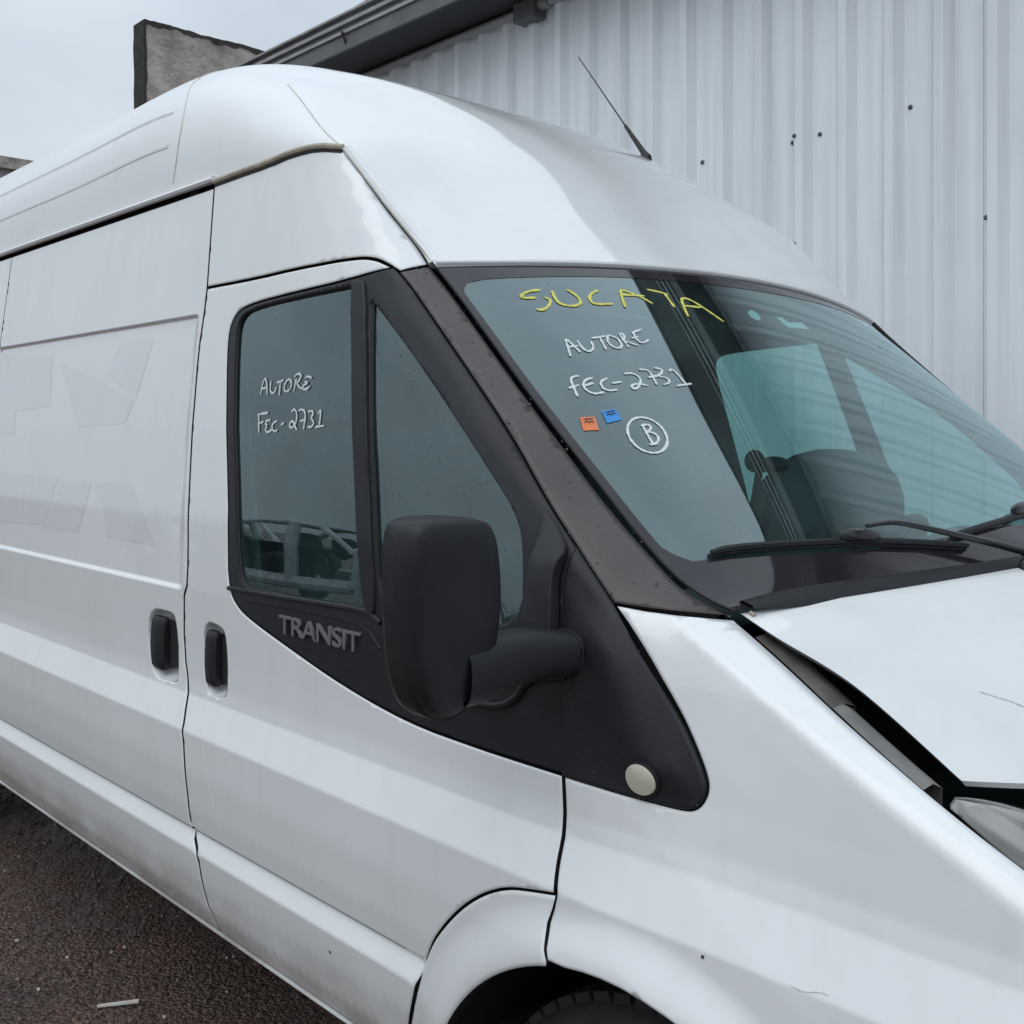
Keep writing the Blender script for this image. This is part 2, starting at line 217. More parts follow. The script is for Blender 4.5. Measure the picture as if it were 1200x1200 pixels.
def paint_mat(name, col, grime=(.42,.40,.36), amount=.09, speck=True):
    """vehicle paint: clear-coated white with washed-down road film and small chips"""
    m, nt, b = new_mat(name); N = nt.nodes.new; L = nt.links.new
    b.inputs['Roughness'].default_value = .42; b.inputs['Coat Weight'].default_value = 1.; b.inputs['Coat Roughness'].default_value = .03; b.inputs['Coat IOR'].default_value = 1.5
    tc = N('ShaderNodeTexCoord')
    mp = N('ShaderNodeMapping'); mp.inputs['Scale'].default_value = (3.2, 3.2, 1.1); L(tc.outputs['Object'], mp.inputs[0])
    n1 = N('ShaderNodeTexNoise'); n1.inputs['Scale'].default_value = 1.6; n1.inputs['Detail'].default_value = 5; n1.inputs['Roughness'].default_value = .62; L(mp.outputs[0], n1.inputs['Vector'])
    r1 = N('ShaderNodeMapRange'); r1.inputs[1].default_value = .42; r1.inputs[2].default_value = .80; r1.inputs[4].default_value = amount; L(n1.outputs[0], r1.inputs[0])
    mx = N('ShaderNodeMix'); mx.data_type = 'RGBA'; mx.inputs['A'].default_value = (*col, 1); mx.inputs['B'].default_value = (*grime, 1); L(r1.outputs[0], mx.inputs['Factor'])
    last = mx.outputs['Result']
    if speck:
        vo = N('ShaderNodeTexVoronoi'); vo.inputs['Scale'].default_value = 9.; L(tc.outputs['Object'], vo.inputs['Vector'])
        lt = N('ShaderNodeMath'); lt.operation = 'LESS_THAN'; lt.inputs[1].default_value = .020; L(vo.outputs['Distance'], lt.inputs[0])
        sp = N('ShaderNodeSeparateColor'); L(vo.outputs['Color'], sp.inputs[0])
        gt = N('ShaderNodeMath'); gt.operation = 'GREATER_THAN'; gt.inputs[1].default_value = .55; L(sp.outputs[0], gt.inputs[0])
        an = N('ShaderNodeMath'); an.operation = 'MULTIPLY'; L(lt.outputs[0], an.inputs[0]); L(gt.outputs[0], an.inputs[1])
        a2 = N('ShaderNodeMath'); a2.operation = 'MULTIPLY'; a2.inputs[1].default_value = .55; L(an.outputs[0], a2.inputs[0])
        m2 = N('ShaderNodeMix'); m2.data_type = 'RGBA'; m2.inputs['B'].default_value = (.12,.11,.10,1); L(a2.outputs[0], m2.inputs['Factor']); L(last, m2.inputs['A'])
        last = m2.outputs['Result']
    ms = N('ShaderNodeMapping'); ms.inputs['Scale'].default_value = (26, 26, .9); L(tc.outputs['Object'], ms.inputs[0])
    ns = N('ShaderNodeTexNoise'); ns.inputs['Scale'].default_value = 1; ns.inputs['Detail'].default_value = 3; L(ms.outputs[0], ns.inputs['Vector'])
    rs = N('ShaderNodeMapRange'); rs.inputs[1].default_value = .52; rs.inputs[2].default_value = .80; rs.inputs[4].default_value = .15; L(ns.outputs[0], rs.inputs[0])
    mm = N('ShaderNodeMath'); mm.operation = 'MULTIPLY'; L(rs.outputs[0], mm.inputs[0]); L(n1.outputs[0], mm.inputs[1])
    m7 = N('ShaderNodeMix'); m7.data_type = 'RGBA'; m7.inputs['B'].default_value = (.40,.38,.34,1); L(mm.outputs[0], m7.inputs['Factor']); L(last, m7.inputs['A']); last = m7.outputs['Result']
    sz = N('ShaderNodeSeparateXYZ'); L(tc.outputs['Object'], sz.inputs[0])
    fz = N('ShaderNodeMapRange'); fz.inputs[1].default_value = .60; fz.inputs[2].default_value = .45; fz.inputs[4].default_value = .75; L(sz.outputs['Z'], fz.inputs[0])
    n5 = N('ShaderNodeTexNoise'); n5.inputs['Scale'].default_value = 7; n5.inputs['Detail'].default_value = 4; L(tc.outputs['Object'], n5.inputs['Vector'])
    f5 = N('ShaderNodeMapRange'); f5.inputs[1].default_value = .3; f5.inputs[2].default_value = .65; L(n5.outputs[0], f5.inputs[0])
    m5 = N('ShaderNodeMath'); m5.operation = 'MULTIPLY'; L(fz.outputs[0], m5.inputs[0]); L(f5.outputs[0], m5.inputs[1])
    m6 = N('ShaderNodeMix'); m6.data_type = 'RGBA'; m6.inputs['B'].default_value = (.36,.33,.28,1); L(m5.outputs[0], m6.inputs['Factor']); L(last, m6.inputs['A']); last = m6.outputs['Result']
    L(last, b.inputs['Base Color'])
    rr = N('ShaderNodeMapRange'); rr.inputs[1].default_value = .35; rr.inputs[2].default_value = .75; rr.inputs[3].default_value = .02; rr.inputs[4].default_value = .10; L(n1.outputs[0], rr.inputs[0]); L(rr.outputs[0], b.inputs['Coat Roughness'])
    n4 = N('ShaderNodeTexNoise'); n4.inputs['Scale'].default_value = 2.2; n4.inputs['Detail'].default_value = 2; L(tc.outputs['Object'], n4.inputs['Vector'])
    bp = N('ShaderNodeBump'); bp.inputs['Strength'].default_value = .05; bp.inputs['Distance'].default_value = .02; L(n4.outputs[0], bp.inputs['Height']); L(bp.outputs[0], b.inputs['Normal']); L(bp.outputs[0], b.inputs['Coat Normal'])
    return m
def glass_mat(name, tint, f0=.085, dirt=.04, gcol=(.80,.97,1), dcol=(.26,.42,.42)):
    """thin tinted pane: transmission through the tint, Schlick reflection from both faces, faint film of dirt"""
    m = bpy.data.materials.new(name); m.use_nodes = True; M[name] = m
    nt = m.node_tree; nt.nodes.clear(); N = nt.nodes.new; L = nt.links.new
    out = N('ShaderNodeOutputMaterial'); tr = N('ShaderNodeBsdfTransparent'); tr.inputs[0].default_value = (*tint, 1)
    gl = N('ShaderNodeBsdfGlossy'); gl.inputs['Roughness'].default_value = .012; gl.inputs['Color'].default_value = (*gcol, 1)
    ge = N('ShaderNodeNewGeometry'); dt = N('ShaderNodeVectorMath'); dt.operation = 'DOT_PRODUCT'; L(ge.outputs['Normal'], dt.inputs[0]); L(ge.outputs['Incoming'], dt.inputs[1])
    ab = N('ShaderNodeMath'); ab.operation = 'ABSOLUTE'; L(dt.outputs['Value'], ab.inputs[0])
    om = N('ShaderNodeMath'); om.operation = 'SUBTRACT'; om.inputs[0].default_value = 1; L(ab.outputs[0], om.inputs[1])
    pw = N('ShaderNodeMath'); pw.operation = 'POWER'; pw.inputs[1].default_value = 3.4; L(om.outputs[0], pw.inputs[0])
    fr = N('ShaderNodeMath'); fr.operation = 'MULTIPLY_ADD'; fr.inputs[1].default_value = 1 - f0; fr.inputs[2].default_value = f0; L(pw.outputs[0], fr.inputs[0]); fr.use_clamp = True
    df = N('ShaderNodeBsdfDiffuse'); df.inputs[0].default_value = (*dcol, 1)
    tc = N('ShaderNodeTexCoord'); nz = N('ShaderNodeTexNoise'); nz.inputs['Scale'].default_value = 5; nz.inputs['Detail'].default_value = 3; L(tc.outputs['Object'], nz.inputs['Vector'])
    mr = N('ShaderNodeMapRange'); mr.inputs[1].default_value = .35; mr.inputs[2].default_value = .75; mr.inputs[3].default_value = dirt*.4; mr.inputs[4].default_value = dirt*1.5; L(nz.outputs[0], mr.inputs[0])
    m1 = N('ShaderNodeMixShader'); L(mr.outputs[0], m1.inputs[0]); L(tr.outputs[0], m1.inputs[1]); L(df.outputs[0], m1.inputs[2])
    m2 = N('ShaderNodeMixShader'); L(fr.outputs[0], m2.inputs[0]); L(m1.outputs[0], m2.inputs[1]); L(gl.outputs[0], m2.inputs[2]); L(m2.outputs[0], out.inputs[0])
    return m
paint_mat('paint', (.77,.80,.81)); paint_mat('ghost_paint', (.715,.74,.762), speck=False)
pmat('black_plastic', (.0125,.0135,.0165), .5, var=.25, scale=14, bump=.12, bscale=500, spec=.38)
pmat('trim_gloss', (.018,.019,.022), .22, var=.2, scale=10)
pmat('frit', (.022,.020,.024), .05, var=.2, scale=12); pmat('belt', (.55,.58,.56), .8, var=.1)
pmat('rubber', (.012,.012,.013), .6)
pmat('pillar', (.062,.055,.053), .42, var=.18, scale=6, bump=.06, bscale=300, spec=.5)
pmat('gap_dark', (.01,.01,.011), .8)  # near black; on panel rims it paints the shade inside the gaps
glass_mat('screen_glass', (.56,.80,.78), f0=.15, dirt=.07); glass_mat('door_glass', (.50,.78,.76), f0=.115, dirt=.05)
pmat('cabin_dark', (.035,.037,.04), .8, var=.2); pmat('cabin_grey', (.16,.165,.17), .8, var=.15); pmat('seat_fabric', (.06,.064,.07), .9, var=.25, scale=30)
pmat('sealant', (.40,.36,.28), .7, var=.25, scale=30)
pmat('seam_line', (.56,.55,.50), .6, var=.2, scale=30)
pmat('tyre', (.022,.021,.021), .8, var=.3, scale=40, bump=.4, bscale=90)
pmat('steel', (.45,.46,.47), .4, .8, var=.15); pmat('bracket_metal', (.20,.195,.185), .5, .1, var=.2, scale=30); pmat('dirty_metal', (.11,.10,.09), .6, .1, var=.35, scale=22, bump=.2)
pmat('lamp_lens', (.62,.60,.50), .25, var=.12, scale=30, coat=.6); pmat('lamp_chrome', (.75,.74,.72), .18, .9, var=.1); 
glass_mat('lamp_glass', (.90,.89,.87), f0=.05, dirt=.12, gcol=(1,1,1), dcol=(.55,.53,.50))
pmat('marker_white', (.62,.68,.70), .6); pmat('marker_yellow', (.62,.60,.12), .6, var=.15, scale=60)
pmat('orange_label', (.68,.19,.06), .5, var=.1, scale=60); pmat('blue_label', (.03,.24,.62), .5, var=.1, scale=60); pmat('dark_ink', (.05,.05,.07), .6); pmat('pale_label', (.55,.72,.68), .6)
pmat('letter', (.15,.15,.155), .38, spec=.5)
pmat('scratch', (.38,.38,.38), .7); pmat('chip', (.05,.045,.04), .7)
def wall_mat():
    m, nt, b = new_mat('cladding'); N = nt.nodes.new; L = nt.links.new
    b.inputs['Roughness'].default_value = .40; b.inputs['Metallic'].default_value = .0; b.inputs['Specular IOR Level'].default_value = .5
    tc = N('ShaderNodeTexCoord'); mp = N('ShaderNodeMapping'); mp.inputs['Scale'].default_value = (9, 9, .35); L(tc.outputs['Object'], mp.inputs[0])
    n1 = N('ShaderNodeTexNoise'); n1.inputs['Scale'].default_value = 2; n1.inputs['Detail'].default_value = 7; L(mp.outputs[0], n1.inputs['Vector'])
    n2 = N('ShaderNodeTexNoise'); n2.inputs['Scale'].default_value = .8; n2.inputs['Detail'].default_value = 6; L(tc.outputs['Object'], n2.inputs['Vector'])
    ad = N('ShaderNodeMath'); ad.operation = 'MULTIPLY'; L(n1.outputs[0], ad.inputs[0]); L(n2.outputs[0], ad.inputs[1])
    r = N('ShaderNodeMapRange'); r.inputs[1].default_value = .12; r.inputs[2].default_value = .42; L(ad.outputs[0], r.inputs[0])
    mx = N('ShaderNodeMix'); mx.data_type = 'RGBA'; mx.inputs['A'].default_value = (.88,.925,.95,1); mx.inputs['B'].default_value = (.70,.74,.77,1); L(r.outputs[0], mx.inputs['Factor']); L(mx.outputs['Result'], b.inputs['Base Color'])
    n3 = N('ShaderNodeTexNoise'); n3.inputs['Scale'].default_value = 1.3; L(mp.outputs[0], n3.inputs['Vector'])
    bp = N('ShaderNodeBump'); bp.inputs['Strength'].default_value = .15; bp.inputs['Distance'].default_value = .01; L(n3.outputs[0], bp.inputs['Height']); L(bp.outputs[0], b.inputs['Normal'])
wall_mat()
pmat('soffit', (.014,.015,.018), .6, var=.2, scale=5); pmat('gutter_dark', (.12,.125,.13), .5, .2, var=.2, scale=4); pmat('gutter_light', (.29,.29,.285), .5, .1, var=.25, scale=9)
pmat('conduit', (.36,.37,.38), .5, .2, var=.2)
pmat('screw', (.10,.105,.12), .45, .4)
def concrete_mat():
    m, nt, b = new_mat('concrete'); N = nt.nodes.new; L = nt.links.new; b.inputs['Roughness'].default_value = .9
    tc = N('ShaderNodeTexCoord'); n1 = N('ShaderNodeTexNoise'); n1.inputs['Scale'].default_value = 3.2; n1.inputs['Detail'].default_value = 9; n1.inputs['Roughness'].default_value = .65; L(tc.outputs['Object'], n1.inputs['Vector'])
    cr = N('ShaderNodeValToRGB'); e = cr.color_ramp.elements; e[0].position = .33; e[0].color = (.24,.22,.19,1); e[1].position = .66; e[1].color = (.54,.50,.44,1)
    L(n1.outputs[0], cr.inputs[0]); L(cr.outputs[0], b.inputs['Base Color'])
    n2 = N('ShaderNodeTexNoise'); n2.inputs['Scale'].default_value = 20; n2.inputs['Detail'].default_value = 5; L(tc.outputs['Object'], n2.inputs['Vector'])
    bp = N('ShaderNodeBump'); bp.inputs['Strength'].default_value = .6; bp.inputs['Distance'].default_value = .03; L(n2.outputs[0], bp.inputs['Height']); L(bp.outputs[0], b.inputs['Normal'])
concrete_mat(); pmat('moss', (.035,.034,.028), .95, var=.4, scale=12, bump=.5, bscale=30)
def asphalt_mat():
    m, nt, b = new_mat('asphalt'); N = nt.nodes.new; L = nt.links.new
    tc = N('ShaderNodeTexCoord'); vo = N('ShaderNodeTexVoronoi'); vo.inputs['Scale'].default_value = 84; L(tc.outputs['Object'], vo.inputs['Vector'])
    v2 = N('ShaderNodeTexVoronoi'); v2.inputs['Scale'].default_value = 260; L(tc.outputs['Object'], v2.inputs['Vector'])
    n1 = N('ShaderNodeTexNoise'); n1.inputs['Scale'].default_value = 2.4; n1.inputs['Detail'].default_value = 7; L(tc.outputs['Object'], n1.inputs['Vector'])
    sp = N('ShaderNodeSeparateColor'); L(vo.outputs['Color'], sp.inputs[0]); s2 = N('ShaderNodeSeparateColor'); L(v2.outputs['Color'], s2.inputs[0])
    av = N('ShaderNodeMath'); av.operation = 'MULTIPLY_ADD'; av.inputs[1].default_value = .6; L(sp.outputs[0], av.inputs[0])
    a2 = N('ShaderNodeMath'); a2.operation = 'MULTIPLY'; a2.inputs[1].default_value = .4; L(s2.outputs[0], a2.inputs[0]); L(a2.outputs[0], av.inputs[2])
    cr = N('ShaderNodeValToRGB'); e = cr.color_ramp.elements; e[0].position = .1; e[0].color = (.028,.021,.018,1); e[1].position = .9; e[1].color = (.21,.148,.124,1); L(av.outputs[0], cr.inputs[0])
    mx = N('ShaderNodeMix'); mx.data_type = 'RGBA'; mx.blend_type = 'MULTIPLY'; mx.inputs['Factor'].default_value = 1
    c2 = N('ShaderNodeValToRGB'); e = c2.color_ramp.elements; e[0].position = .32; e[0].color = (.60,.55,.53,1); e[1].position = .68; e[1].color = (1.3,1.1,1.0,1); L(n1.outputs[0], c2.inputs[0])
    L(cr.outputs[0], mx.inputs['A']); L(c2.outputs[0], mx.inputs['B']); L(mx.outputs['Result'], b.inputs['Base Color'])
    r = N('ShaderNodeMapRange'); r.inputs[1].default_value = .35; r.inputs[2].default_value = .65; r.inputs[3].default_value = .20; r.inputs[4].default_value = .58; L(n1.outputs[0], r.inputs[0]); L(r.outputs[0], b.inputs['Roughness'])
    ad = N('ShaderNodeMath'); ad.operation = 'MULTIPLY_ADD'; ad.inputs[1].default_value = .35; L(v2.outputs['Distance'], ad.inputs[0]); L(vo.outputs['Distance'], ad.inputs[2])
    bp = N('ShaderNodeBump'); bp.inputs['Strength'].default_value = 1; bp.inputs['Distance'].default_value = .011; bp.invert = True; L(ad.outputs[0], bp.inputs['Height']); L(bp.outputs[0], b.inputs['Normal'])
asphalt_mat(); pmat('gravel', (.13,.09,.075), .6, var=.5, scale=70); pmat('pale_wood', (.62,.60,.55), .7, var=.15, scale=40)
pmat('water_drop', (.05,.055,.06), .05, spec=.6)
pmat('render_grey', (.34,.35,.36), .8, var=.12, scale=.6)
pmat('wreck_pale', (.62,.64,.64), .45, var=.25, scale=6); pmat('wreck_dark', (.03,.032,.035), .6, var=.4, scale=6); pmat('wreck_red', (.20,.05,.04), .4, var=.3, scale=5); pmat('wreck_grey', (.22,.24,.26), .4, var=.3, scale=5); pmat('wreck_rust', (.14,.075,.045), .8, var=.4, scale=9)
# ================================================================= mesh helpers
COL = scene.collection
def link(o, parent=None):
    COL.objects.link(o)
    if parent is not None: o.parent = parent
    return o
def mesh_obj(name, verts, faces, mat, parent=None, smooth=True, normals=None, sharp=None):
    me = bpy.data.meshes.new(name); me.from_pydata([tuple(v) for v in verts], [], faces); me.update()
    if mat: me.materials.append(M[mat])
    me.polygons.foreach_set('use_smooth', [bool(smooth)] * len(me.polygons))
    if normals is not None: me.normals_split_custom_set_from_vertices([tuple(n) for n in normals])
    elif smooth and sharp is not None: me.set_sharp_from_angle(angle=math.radians(sharp))
    return link(bpy.data.objects.new(name, me), parent)
def thing(name, label, cat, loc=(0,0,0), group=None):
    o = bpy.data.objects.new(name, None); o.location = loc; o.empty_display_size = .2; COL.objects.link(o)
    return tag(o, label, cat, group)
def tag(o, label=None, cat=None, group=None, kind=None):
    if label: o['label'] = label
    if cat: o['category'] = cat
    if group: o['group'] = group
    if kind: o['kind'] = kind
    return o
class MB:
    def __init__(self): self.v = []; self.f = []
    def add(self, vs, fs):
        k = len(self.v); self.v += [tuple(p) for p in vs]; self.f += [tuple(i + k for i in f) for f in fs]
    def box(self, a, b):
        (x0,y0,z0),(x1,y1,z1) = a, b
        self.add([(x0,y0,z0),(x1,y0,z0),(x1,y1,z0),(x0,y1,z0),(x0,y0,z1),(x1,y0,z1),(x1,y1,z1),(x0,y1,z1)],
                 [(0,3,2,1),(4,5,6,7),(0,1,5,4),(1,2,6,5),(2,3,7,6),(3,0,4,7)])
    def tube(self, pts, r, n=8, cap=True, flat=None):
        """flat=(axis vector, factor): squashes the section along that axis"""
        P = [Vector(p) for p in pts]; m = len(P); rr = r if isinstance(r, (list, tuple)) else [r]*m
        up = None; vs = []
        for i in range(m):
            t = (P[min(m-1,i+1)] - P[max(0,i-1)]); t = t.normalized() if t.length > 1e-9 else Vector((1,0,0))
            if up is None:
                up = Vector((0,0,1)) if abs(t.z) < .9 else Vector((1,0,0))
            a = (up - t*up.dot(t)).normalized(); b = t.cross(a); up = a
            for j in range(n):
                w = 2*math.pi*j/n; d = (a*math.cos(w) + b*math.sin(w))*rr[i]
                if flat: ax = Vector(flat[0]); d -= ax*(d.dot(ax)*(1-flat[1]))
                vs.append(P[i] + d)
        fs = [(i*n+j, i*n+(j+1)%n, (i+1)*n+(j+1)%n, (i+1)*n+j) for i in range(m-1) for j in range(n)]
        if cap: fs += [tuple(range(n))[::-1], tuple((m-1)*n+j for j in range(n))]
        self.add(vs, fs)
    def grid(self, rows, close=False):
        m = len(rows); n = len(rows[0]); vs = [p for r in rows for p in r]
        fs = [(i*n+j, i*n+(j+1)%n, (i+1)*n+(j+1)%n, (i+1)*n+j) for i in range(m-1) for j in range(n if close else n-1)]
        self.add(vs, fs)
    def lathe(self, prof, axis_o, axis, n=32, closed=False):
        ax = Vector(axis).normalized(); a = ax.orthogonal().normalized(); b = ax.cross(a); o = Vector(axis_o)
        rows = [[o + ax*h + (a*math.cos(2*math.pi*j/n) + b*math.sin(2*math.pi*j/n))*r for j in range(n)] for r, h in prof]
        self.grid(rows, close=True)
    def build(self, name, mat, parent=None, smooth=True, sharp=35):
        o = mesh_obj(name, self.v, self.f, mat, parent, smooth, sharp=sharp)
        bm = bmesh.new(); bm.from_mesh(o.data); bmesh.ops.recalc_face_normals(bm, faces=bm.faces); bm.to_mesh(o.data); bm.free()
        if smooth and sharp is not None: o.data.set_sharp_from_angle(angle=math.radians(sharp))
        return o
def bevel_mod(o, w, seg=2, angle=30):
    b = o.modifiers.new('bevel', 'BEVEL'); b.width = w; b.segments = seg; b.limit_method = 'ANGLE'; b.angle_limit = math.radians(angle); b.harden_normals = False
    return o
def chaikin(pts, it=2, closed=True, sharp=()):
    """corner cutting that keeps the corners whose index is in sharp"""
    P = [(p[0], p[1], i in sharp) for i, p in enumerate(pts)]
    for _ in range(it):
        n = len(P); Q = []
        for i in range(n):
            a = P[i]; b = P[(i+1) % n]; c = P[i-1]
            if not closed and i in (0, n-1): Q.append((a[0], a[1], True)); continue
            if a[2]: Q.append(a); continue
            Q.append((a[0]*.75 + c[0]*.25, a[1]*.75 + c[1]*.25, False)); Q.append((a[0]*.75 + b[0]*.25, a[1]*.75 + b[1]*.25, False))
        P = Q
    return [(p[0], p[1]) for p in P]
def smooth_line(pts, it=2): return chaikin(pts, it, closed=False)
def resample(poly, step, closed=True):
    out = []; n = len(poly)
    for i in range(n if closed else n-1):
        a = poly[i]; b = poly[(i+1) % n]; d = math.dist(a, b); k = max(1, int(math.ceil(d/step)))
        for j in range(k): out.append(tuple(a[q] + (b[q]-a[q])*j/k for q in range(len(a))))
    if not closed: out.append(tuple(poly[-1]))
    return out
def area2(poly): return sum(poly[i-1][0]*poly[i][1] - poly[i][0]*poly[i-1][1] for i in range(len(poly)))*.5
def dedupe(poly, eps=5e-4):
    out = []
    for p in poly:
        if not out or math.dist(p, out[-1]) > eps: out.append(p)
    if math.dist(out[0], out[-1]) < eps: out.pop()
    return out
def inset(poly, d):
    """shrink a counter-clockwise outline by d"""
    n = len(poly); out = []
    for i in range(n):
        a, b, c = poly[i-1], poly[i], poly[(i+1) % n]
        e1 = (b[0]-a[0], b[1]-a[1]); e2 = (c[0]-b[0], c[1]-b[1]); l1 = math.hypot(*e1) or 1e-9; l2 = math.hypot(*e2) or 1e-9
        n1 = (-e1[1]/l1, e1[0]/l1); n2 = (-e2[1]/l2, e2[0]/l2); m = (n1[0]+n2[0], n1[1]+n2[1]); k = 1 + n1[0]*n2[0] + n1[1]*n2[1]; k = max(k, .35)
        out.append((b[0] + m[0]/k*d, b[1] + m[1]/k*d))
    return out
def inside_np(pts, poly):
    x, y = pts[:,0], pts[:,1]; r = np.zeros(len(pts), bool); P = np.array(poly); Q = np.roll(P, -1, 0)
    for (x0,y0),(x1,y1) in zip(P, Q):
        if y0 == y1: continue
        c = ((y0 > y) != (y1 > y)) & (x < (x1-x0)*(y-y0)/(y1-y0) + x0); r ^= c
    return r
def dist_np(pts, poly):
    P = np.array(poly); Q = np.roll(P, -1, 0); best = np.full(len(pts), 9e9)
    for a, b in zip(P, Q):
        e = b-a; l = max(1e-12, float(e@e)); t = np.clip(((pts-a)@e)/l, 0, 1); d = np.hypot(*(pts - (a + t[:,None]*e)).T); best = np.minimum(best, d)
    return best
def surf_normal(fn, p, q, ref, off=0., e=.0012):
    a = Vector(fn(p+e, q, off)) - Vector(fn(p-e, q, off)); b = Vector(fn(p, q+e, off)) - Vector(fn(p, q-e, off))
    n = a.cross(b); n = n.normalized() if n.length > 1e-12 else Vector(ref)
    return n if n.dot(Vector(ref)) > 0 else -n
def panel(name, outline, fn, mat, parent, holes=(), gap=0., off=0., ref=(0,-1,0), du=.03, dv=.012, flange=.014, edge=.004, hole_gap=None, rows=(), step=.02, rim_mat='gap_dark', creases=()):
    """a sheet-metal panel: the outline (2D on surface fn) filled with a fine mesh that follows fn, its rim rolled over and turned inwards"""
    hole_gap = gap if hole_gap is None else hole_gap
    loops = []
    for k, l in enumerate([outline] + list(holes)):
        l = dedupe(list(l)); 
        if area2(l) < 0: l = l[::-1]
        g = gap if k == 0 else -hole_gap
        if g: l = inset(l, g)
        l = dedupe(resample(l, step)); loops.append(l)
    allp = np.array(loops[0]); lo = allp.min(0); hi = allp.max(0)
    us = np.arange(lo[0] + du*.37, hi[0], du); vs = np.arange(lo[1] + dv*.41, hi[1], dv)
    vs = [v for v in vs if all(abs(v-r) > .0095 for r in creases)]
    G = [(u + (du*.5 if i % 2 else 0), v) for i, v in enumerate(vs) for u in us]
    ud = np.arange(lo[0] + .002, hi[0], .011)
    for r in creases: G += [(u, r+k) for k in (-.008,-.0055,-.0035,-.0018,0,.0018,.0035,.0055,.008) if lo[1] < r+k < hi[1] for u in ud]
    G = np.array(G) if len(G) else np.zeros((0,2))
    if len(G):
        keep = inside_np(G, loops[0])
        for h in loops[1:]: keep &= ~inside_np(G, h)
        G = G[keep]
        d = np.full(len(G), 9e9)
        for l in loops: d = np.minimum(d, dist_np(G, l))
        G = G[d > max(.002, edge*1.9)]
    ring = []
    if edge:
        for k, l in enumerate(loops): ring += inset(l, edge if k == 0 else -edge)
        R = np.array(ring); keep = inside_np(R, loops[0])
        for h in loops[1:]: keep &= ~inside_np(R, h)
        d = np.full(len(R), 9e9)
        for l in loops: d = np.minimum(d, dist_np(R, l))
        ring = [tuple(p) for p in R[keep & (d > edge*.6)]]
    V = []; E = []
    for l in loops:
        k = len(V); V += [Vector(p) for p in l]; E += [(k+i, k+(i+1) % len(l)) for i in range(len(l))]
    V += [Vector(p) for p in ring] + [Vector((float(p[0]), float(p[1]))) for p in G]
    ov, oe, of, _, _, _ = delaunay_2d_cdt(V, E, [], 0, 1e-6)
    A = np.array([tuple(v) for v in ov]); F = np.array([tuple(f) for f in of]); C = A[F].mean(1)
    keep = inside_np(C, loops[0])
    for h in loops[1:]: keep &= ~inside_np(C, h)
    F = F[keep]
    used = np.unique(F); remap = -np.ones(len(A), int); remap[used] = np.arange(len(used)); A = A[used]; F = remap[F]
    verts = []; norms = []
    nl = [surf_normal(fn, p, q, ref, off) for p, q in A]
    bd = np.full(len(A), 9e9)
    for l in loops: bd = np.minimum(bd, dist_np(A, l))
    for i, (p, q) in enumerate(A):
        pos = Vector(fn(p, q, off)); n = nl[i]
        if edge and bd[i] < 1e-5: pos = pos - n*edge*.55
        verts.append(pos); norms.append(n)
    faces = [tuple(int(j) for j in f) for f in F]
    vote = sum(1 if (verts[b]-verts[a]).cross(verts[c]-verts[a]).dot(nl[a]) > 0 else -1 for a, b, c in faces)
    if vote < 0: faces = [f[::-1] for f in faces]
    # rim: boundary edges
    cnt = {}
    for f in faces:
        for i in range(3):
            e = (f[i], f[(i+1) % 3]); cnt[e] = 1
    rim = [e for e in cnt if (e[1], e[0]) not in cnt]
    acc = {}
    for i, j in rim:
        t = verts[j]-verts[i]; o = t.cross(norms[i])
        o = o.normalized() if o.length > 1e-9 else Vector((0,0,0))
        for k in (i, j): acc[k] = acc.get(k, Vector((0,0,0))) + o
    for k, o in acc.items():
        if edge and o.length > 1e-6: norms[k] = (norms[k]*.75 + o.normalized()*.66).normalized()
    if flange:
        top = {}; bot = {}
        for k, o in acc.items():
            on = o.normalized() if o.length > 1e-6 else norms[k]
            top[k] = len(verts); verts.append(verts[k].copy()); norms.append((on*.95 + nl[k]*.2).normalized())
            bot[k] = len(verts); verts.append(verts[k] - nl[k]*flange); norms.append(on)
        nf = len(faces); faces += [(top[j], top[i], bot[i], bot[j]) for i, j in rim]
    o = mesh_obj(name, verts, faces, mat, parent, True, norms)
    if flange and rim_mat and rim_mat != mat:  # dark rim colour stands in for the shade between panels
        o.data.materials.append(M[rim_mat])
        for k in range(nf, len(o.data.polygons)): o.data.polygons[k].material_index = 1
    return o
def ribbon(mb, pts3, normals, w, lift=.0006, wob=0.):
    n = len(pts3); rows = []
    for i in range(n):
        t = (pts3[min(n-1,i+1)] - pts3[max(0,i-1)]).normalized(); s = normals[i].cross(t).normalized()
        e = 1. if 0 < i < n-1 else .45
        ww = w*.5*e*(1 + wob*random.uniform(-1,1)); p = pts3[i]
        rows.append([p - s*ww + normals[i]*lift*.2, p - s*ww*.6 + normals[i]*lift, p + s*ww*.6 + normals[i]*lift, p + s*ww + normals[i]*lift*.2])
    mb.grid(rows)
def strokes(name, lines, fn, mat, parent, w, off, ref, it=2, step=.004, wob=.28):
    mb = MB()
    for l in lines:
        l = smooth_line(l, it) if len(l) > 2 else l
        P3 = [Vector(fn(p[0], p[1], off)) for p in l]; P3 = [Vector(p) for p in resample([tuple(p) for p in P3], step, False)]
        n0 = surf_normal(fn, *l[len(l)//2], ref, off)
        ribbon(mb, P3, [n0]*len(P3), w, wob=wob)
    o = mesh_obj(name, mb.v, mb.f, mat, parent, True); return o
def superloop(cx, cy, rx, ry, n, k=40):
    return [(cx + rx*math.copysign(abs(math.cos(a))**(2/n), math.cos(a)), cy + ry*math.copysign(abs(math.sin(a))**(2/n), math.sin(a))) for a in [2*math.pi*i/k for i in range(k)]]
